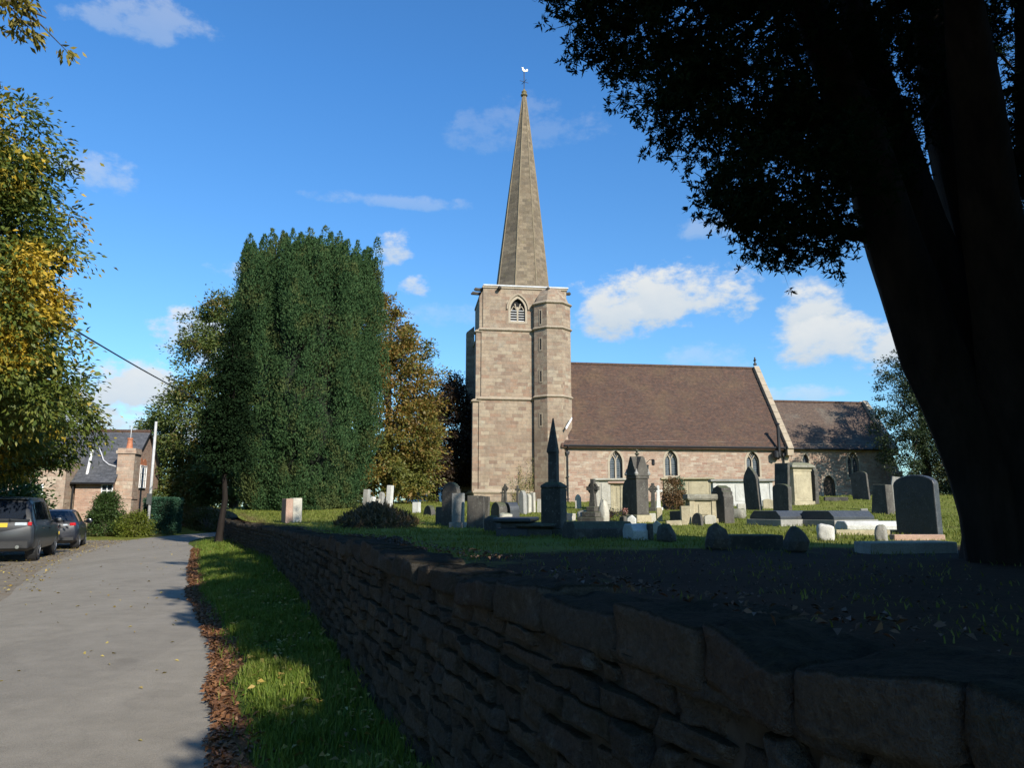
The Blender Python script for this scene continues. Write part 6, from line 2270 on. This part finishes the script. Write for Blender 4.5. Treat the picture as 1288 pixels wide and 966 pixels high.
def car(name, label, loc, head, stations, paint, wheel_r, axles, track, glass, rear, group='cars parked beside the lane'):
    """stations: y, z underside, z belt, z top, half widths low / belt / top; rear of the car at y = 0"""
    root = thing(name, label, 'car', loc, head, group)
    S = np.array(stations, float)
    ys = S[:, 0]
    dense = []
    for i in range(len(ys) - 1):
        n_ = max(2, int((ys[i + 1] - ys[i]) / .09))
        dense += [ys[i] + (ys[i + 1] - ys[i]) * k / n_ for k in range(n_)]
    dense.append(ys[-1])

    def sec(y):
        return [float(np.interp(y, ys, S[:, k])) for k in range(1, 7)]

    def half(y):
        zb, zl, zt, wl2, wb, wt = sec(y)
        cab = zt - zl
        P = [(0, zb), (wl2 * .8, zb), (wl2 * .97, zb + .07), (wl2, zb + .18), (max(wl2, wb) * 1.0, (zb + zl) * .52), (wb * .995, zl - .09), (wb * .965, zl - .01), (wb * .94, zl + min(.02, cab * .3))]
        for t in (.3, .6, .85):
            P.append((wb * .94 + (wt - wb * .94) * t, zl + cab * t * .96 + .01 * t))
        P += [(wt * .93, zt - .015 * min(1, cab * 4)), (wt * .75, zt), (wt * .4, zt + .015), (0, zt + .02)]
        return P

    rings = []
    for y in dense:
        h_ = half(y)
        rings.append([(x, y, z) for x, z in h_] + [(-x, y, z) for x, z in reversed(h_[1:-1])])
    mb = MB()
    mb.rings(rings)
    body = smooth_angle(mb.build('body', paint, root), 38)

    def side_patch(y0, y1, t0, t1, off=.012, sgn=1):
        """strip of side glass between two heights of the cabin"""
        n_ = 12
        vs = []
        for i in range(n_ + 1):
            y = y0 + (y1 - y0) * i / n_
            zb, zl, zt, wl2, wb, wt = sec(y)
            cab = zt - zl
            for t in (t0, (t0 + t1) / 2, t1):
                vs.append((sgn * (wb * .94 + (wt - wb * .94) * t + off), y, zl + cab * t * .96 + .01 * t))
        fs = []
        for i in range(n_):
            for j in range(2):
                a = i * 3 + j
                fs.append((a, a + 3, a + 4, a + 1))
        return vs, fs

    for (y0, y1) in glass['side']:
        for sg in (1, -1):
            vs, fs = side_patch(y0, y1, .16, .86, .012, sg)
            MB().add(vs, fs).build('side_window', M['car_glass'], root, smooth=True)

    def top_patch(y0, y1, u, off=.012):
        n_ = 8
        vs = []
        for i in range(n_ + 1):
            y = y0 + (y1 - y0) * i / n_
            zb, zl, zt, wl2, wb, wt = sec(y)
            for j in range(7):
                f = (j / 6 * 2 - 1) * u
                vs.append((wt * f, y - off, zt + .018 - .02 * f * f + off * .6))
        fs = [(i * 7 + j, i * 7 + j + 1, i * 7 + j + 8, i * 7 + j + 7) for i in range(n_) for j in range(6)]
        return MB().add(vs, fs)

    top_patch(*glass['rear'], .86).build('rear_window', M['car_glass'], root, smooth=True)
    top_patch(*glass['front'], .86, -.012).build('windscreen', M['car_glass'], root, smooth=True)
    for ax in axles:
        for sg in (1, -1):
            Mx = Matrix.Translation((sg * track, ax, wheel_r)) @ Matrix.Rotation(R(90) * sg, 4, 'Y')
            w = MB()
            w.lathe([(wheel_r * .62, -.11), (wheel_r * .92, -.115), (wheel_r, -.07), (wheel_r, .07), (wheel_r * .92, .115), (wheel_r * .62, .11)], 24, Mx)
            wo = smooth_angle(w.build('wheel', M['tyre'], root), 40)
            rm = MB()
            rm.lathe([(wheel_r * .60, .06), (wheel_r * .64, .112), (wheel_r * .58, .118), (wheel_r * .54, .075)], 20, Mx)
            for q in range(5):
                Ms = Mx @ Matrix.Rotation(2 * math.pi * q / 5, 4, 'Z')
                rm.box(0, wheel_r * .58, -.03, .03, .08, .11, M=Ms)
            rm.lathe([(.07, .07), (.07, .115), (.02, .12)], 10, Mx)
            rm.build('rim', M['alloy'], wo)
            av = MB()
            Ma = Matrix.Translation((sg * (track + .035), ax, wheel_r)) @ Matrix.Rotation(R(90) * sg, 4, 'Y')
            av.lathe([(wheel_r * 1.02, -.2), (wheel_r * 1.16, -.2), (wheel_r * 1.16, .055), (wheel_r * 1.06, .06), (wheel_r * 1.02, .03)], 24, Ma)
            av.build('wheel_arch', M['trim'], root)
    rear(root, sec)
    for sg in (1, -1):
        zb, zl, zt, wl2, wb, wt = sec(glass['mirror'])
        mi = MB()
        mi.lathe([(.02, -.11), (.10, -.10), (.13, 0), (.11, .08), (.03, .1)], 10, Matrix.Translation((sg * (wb + .12), glass['mirror'], zl + .10)) @ Matrix.Rotation(R(90), 4, 'X') @ Matrix.Scale(.75, 4, (0, 1, 0)))
        mi.box(min(sg * wb * .92, sg * (wb + .08)), max(sg * wb * .92, sg * (wb + .08)), glass['mirror'] - .03, glass['mirror'] + .03, zl + .04, zl + .09)
        smooth_angle(mi.build('wing_mirror', paint, root), 50)
        for yh in glass['handles']:
            zb, zl, zt, wl2, wb, wt = sec(yh)
            xh = wb * .995
            MB().box(min(sg * (xh - .01), sg * (xh + .035)), max(sg * (xh - .01), sg * (xh + .035)), yh - .11, yh + .11, zl - .15, zl - .115).build('door_handle', M['trim'], root, bevel=.008)
    return root


def suv_rear(root, sec):
    for sg in (1, -1):
        b = MB(); b.box(sg * .58 - .15, sg * .58 + .15, -.012, .09, 1.02, 1.11); b.build('tail_lamp', M['clear_lens'], root, bevel=.015)
        b = MB(); b.box(sg * .80 - .05, sg * .80 + .05, -.016, .08, 1.02, 1.12); b.build('brake_lamp', M['red_lens'], root, bevel=.01)
        b = MB(); b.tube([(sg * .55, -.03, .42), (sg * .55, .15, .42)], .05, 10); b.build('exhaust_pipe', M['chrome'], root)
    b = MB(); b.box(-.26, .26, -.018, .05, .98, 1.10)
    b.build('number_plate', M['plate'], root)
    b = MB(); b.box(-.78, .78, -.014, .1, 1.15, 1.20); b.build('tailgate_trim', paint_suv, root, bevel=.01)
    b = MB(); b.box(-.82, .82, -.025, .1, .36, .60); b.build('rear_bumper', M['trim'], root, bevel=.03)
    b = MB(); b.prism([(-.62, 1.76), (.62, 1.76), (.60, 1.80), (-.60, 1.80)], .33, .62); b.build('roof_spoiler', paint_suv, root, bevel=.01)


def hatch_rear(root, sec):
    for sg in (1, -1):
        b = MB(); b.box(sg * .66 - .10, sg * .66 + .10, -.015, .14, .86, .97); b.build('brake_lamp', M['red_lens'], root, bevel=.02)
        b = MB(); b.box(sg * .42 - .07, sg * .42 + .07, -.018, .1, .86, .92); b.build('tail_lamp', M['clear_lens'], root, bevel=.01)
    b = MB(); b.box(-.26, .26, -.018, .05, .55, .66); b.build('number_plate', M['plate'], root)
    b = MB(); b.box(-.74, .74, -.02, .1, .30, .46); b.build('rear_bumper', M['trim'], root, bevel=.03)


paint_suv = car_paint('dark_grey_metallic_paint', (.013, .015, .019))
paint_hat = car_paint('dark_blue_black_paint', (.010, .012, .02))
suv_st = [(0, .46, .98, 1.00, .84, .84, .80), (.05, .38, 1.04, 1.14, .92, .91, .82), (.18, .30, 1.06, 1.42, .94, .94, .74), (.36, .28, 1.07, 1.72, .95, .945, .70), (.7, .27, 1.06, 1.80, .955, .95, .71), (1.6, .26, 1.05, 1.84, .955, .95, .72),
          (2.5, .26, 1.03, 1.83, .955, .95, .71), (2.95, .26, 1.02, 1.74, .955, .95, .71), (3.6, .26, 1.02, 1.16, .955, .94, .80), (4.2, .27, 1.00, 1.08, .95, .92, .82), (4.55, .32, .92, .98, .90, .88, .80), (4.66, .42, .80, .84, .80, .80, .74)]
hat_st = [(0, .34, .84, .86, .74, .74, .70), (.06, .28, .90, .99, .82, .82, .72), (.25, .22, .93, 1.22, .85, .86, .62), (.55, .20, .94, 1.40, .86, .87, .57), (1.2, .19, .93, 1.45, .865, .87, .57), (2.0, .18, .91, 1.45, .865, .87, .57),
          (2.4, .18, .90, 1.36, .865, .87, .58), (3.1, .19, .89, .98, .86, .86, .68), (3.7, .20, .82, .88, .84, .82, .70), (4.0, .26, .72, .76, .74, .72, .62)]
hd_a = math.atan2(.42, .91)
car('parked_suv', 'dark grey sport utility car with yellow rear plate, nearest of the two parked cars', (-14.62, 21.35, .03), R(23), suv_st, paint_suv, .36, (.85, 3.72), .84,
    {'side': [(.50, 1.05), (1.1, 1.95), (2.02, 2.95)], 'rear': (.075, .33), 'front': (2.98, 3.55), 'mirror': 3.15, 'handles': (1.35, 2.3)}, suv_rear)
car('parked_hatchback', 'small dark hatchback with red rear lamps parked beyond the grey car', (-17.05, 27.9, .02), R(25), hat_st, paint_hat, .30, (.72, 3.2), .76,
    {'side': [(.62, 1.05), (1.1, 1.75), (1.82, 2.4)], 'rear': (.09, .52), 'front': (2.45, 3.02), 'mirror': 2.6, 'handles': (1.3, 2.05)}, hatch_rear)


# ------------------------------------------------------------------ grass blades, fallen leaves
def blades(name, P, L, Wd, mat, label, cat, lean=.5, seed=1):
    r = np.random.default_rng(seed)
    n = len(P)
    a = r.uniform(0, 2 * np.pi, n)
    side = np.stack([np.cos(a), np.sin(a), np.zeros(n)], 1)
    bend = np.stack([-np.sin(a), np.cos(a), np.zeros(n)], 1) * (lean * r.uniform(.2, 1.3, n))[:, None]
    L = L[:, None]; Wd = Wd[:, None]
    up = np.array([0, 0, 1.0])
    p0, p1 = P - side * Wd * .5, P + side * Wd * .5
    mid = P + up * L * .55 + bend * L * .3
    p2, p3 = mid + side * Wd * .38, mid - side * Wd * .38
    tip = P + up * L * .95 + bend * L * .9
    p4, p5 = tip + side * Wd * .06, tip - side * Wd * .06
    V = np.stack([p0, p1, p2, p3, p4, p5], 1).reshape(-1, 3)
    k = np.arange(n)[:, None] * 6
    Fq = np.concatenate([k + np.array([[0, 1, 2, 3]]), k + np.array([[3, 2, 4, 5]])], 0)
    o = np_mesh(name, V, Fq, mat)
    return tag(o, label, cat, kind='stuff')


def m_blade(name, cols):
    return m_leaf(name, cols, trans=.35, rough=.6, spec=.25)


r = np.random.default_rng(101)
# verge between the lane and the wall
pts, ln = [], []
for (y0, y1, n) in ((2.5, 6, 22000), (6, 10, 26000), (10, 16, 22000), (16, 24, 16000), (24, 31, 8000)):
    for _ in range(n):
        y = r.uniform(y0, y1)
        a, b = rr(y) + .02, wall_x(y) + .08
        u = r.random()
        x = a + (b - a) * u
        cover = min(1, max(0.04, (x - a - litter_w(y) * .75) / .16)) * (.55 + .9 * mn.noise((x * 1.7, y * 1.7, 3)) if u > .3 else 1)
        if r.random() > cover:
            continue
        t = (x - rr(y) + .12) / max(.3, b - rr(y) + .14)
        pts.append((x, y, verge_z(x, y, t) - .01))
        ln.append((.05 + .07 * r.random()) * (.8 + .5 * mn.noise((x * 2.1, y * 2.1, 8))) * (1 + .03 * y) * (1.5 if u > .9 else 1))
P = np.array(pts); L = np.maximum(.03, np.array(ln))
blades('verge_grass_blades', P, L, .0055 + .0011 * P[:, 1] * .5 + .002 * r.random(len(P)), m_blade('verge_grass_blades', [(.065, .115, .014), (.105, .165, .020), (.16, .21, .032), (.23, .215, .065)]), 'short grass growing on the verge below the wall', 'grass', .7, 2)

# churchyard turf near the wall and between the graves
pts, ln = [], []
for (y0, y1, x1, n) in ((1.5, 5, 5, 26000), (5, 10, 9, 42000), (10, 18, 14, 42000), (18, 32, 22, 40000), (27, 34, 0, 9000), (32, 54, 34, 26000)):
    for _ in range(n):
        y = r.uniform(y0, y1)
        a = wall_x(y) + .26
        x = r.uniform(a, x1)
        if any(math.hypot(x - bx, y - by) < br * (.75 + .5 * r.random()) for bx, by, br in BARE_SHADE) and r.random() < .93:
            continue
        if r.random() > .5 + .9 * mn.noise((x * 1.1, y * 1.1, 5)):
            continue
        pts.append((x, y, yard_z(x, y) - .01))
        ln.append((.03 + .04 * r.random()) * (1 + .02 * y) * (.7 if y < 9 else 1))
P = np.array(pts); L = np.array(ln)
blades('churchyard_grass_blades', P, L, .006 + .0007 * P[:, 1] + .002 * r.random(len(P)), m_blade('churchyard_grass_blades', [(.075, .105, .014), (.13, .16, .024), (.185, .20, .038), (.25, .225, .08)]), 'mown grass between the graves', 'grass', .9, 3)

# longer tufts and weeds against the back of the coping and at the wall foot
pts, ln = [], []
for _ in range(7000):
    s = r.uniform(s_at_y(1.5), s_at_y(31))
    p, nn, d = along_s(s)
    if mn.noise((s * .9, 4, 0)) < -.05:
        continue
    q = p - nn * r.uniform(.30, .5)
    pts.append((q.x, q.y, yard_z(q.x, q.y) - .02)); ln.append(r.uniform(.08, .22))
P = np.array(pts)
blades('wall_top_tufts', P, np.array(ln), np.full(len(P), .006), m_blade('dry_grass_blades', [(.07, .08, .015), (.14, .13, .03), (.24, .19, .08), (.30, .24, .12)]), 'longer dry grass along the back of the wall coping', 'grass', 1.2, 4)


def litter(name, pts, size, mat, label, seed):
    r = np.random.default_rng(seed)
    P = np.array(pts); n = len(P)
    D = r.normal(size=(n, 3)); D[:, 2] *= .25
    N = r.normal(size=(n, 3)) * .35; N[:, 2] += 1
    L = size * r.uniform(.6, 1.4, n)
    V, Fq = leaf_quads(P, D, N, L, L * .55, .25)
    return tag(np_mesh(name, V, Fq, mat), label, 'fallen leaves', kind='stuff')


m_fallen = m_leaf('fallen_yellow_leaves', [(.20, .13, .04), (.36, .27, .06), (.45, .36, .10), (.25, .14, .05)], trans=.1)
m_brown = m_leaf('fallen_brown_leaves', [(.10, .045, .02), (.17, .075, .03), (.24, .12, .055), (.13, .08, .05)], trans=.1)
pts = []
for _ in range(170):                                   # a few on the lane
    y = 3 + 34 * r.random() ** 1.3
    a, b = rl(y), rr(y)
    u = r.random() ** .6 if r.random() < .75 else r.random() ** 2.2
    pts.append((a + (b - a) * u, y, .02 + .05 * math.sin(math.pi * u)))
litter('leaves_on_the_lane', pts, .06, m_fallen, 'scattered yellow fallen leaves on the lane', 5)
pts = []
for _ in range(9000):                                  # needles and leaves along the road edge
    y = 2.5 + 26 * r.random() ** 1.2
    x = rr(y) - .08 + abs(r.normal()) * litter_w(y) * .62
    t = (x - rr(y) + .12) / max(.3, wall_x(y) + .1 - rr(y) + .12)
    pts.append((x, y, max(verge_z(x, y, t), .035) + .014 + .01 * r.random()))
litter('brown_leaves_at_the_edge', pts, .045, m_brown, 'brown leaves and needles gathered along the lane edge', 6)
pts = []
for _ in range(1500):
    y = 3 + 27 * r.random()
    a, b = rr(y) + .3, wall_x(y)
    x = a + (b - a) * r.random()
    t = (x - rr(y) + .12) / max(.3, b - rr(y) + .14)
    pts.append((x, y, verge_z(x, y, t) + .05))
for _ in range(1100):
    y = 14 + 22 * r.random()
    x = rl(y) + .5 - abs(r.normal()) * 2.2
    pts.append((x, y, .045))
litter('leaves_on_the_verge', pts, .06, m_leaf('mixed_fallen_leaves', [(.16, .09, .03), (.30, .21, .05), (.42, .33, .09), (.22, .12, .05)], trans=.1), 'fallen leaves on the verge grass and the gravel layby', 7)
pts = []
for _ in range(7000):
    s = r.uniform(s_at_y(.5), s_at_y(30))
    p, nn, d = along_s(s)
    if r.random() < .45:
        q = p - nn * r.uniform(.04, .34)
        if mn.noise((s * 1.1, 9, 0)) < -.1:
            continue
        z = wall_top(q.y) + .19 - (.03 if q.y > 9 else 0)
    else:
        q = p - nn * (r.uniform(.32, 4.5))
        z = yard_z(q.x, q.y) + .02
    pts.append((q.x, q.y, z))
litter('leaves_on_the_wall', pts, .026, m_leaf('mouldy_brown_leaves', [(.05, .028, .014), (.09, .05, .025), (.13, .075, .04), (.06, .045, .03)], trans=.05), 'brown leaf litter under the yews on and behind the wall coping', 8)
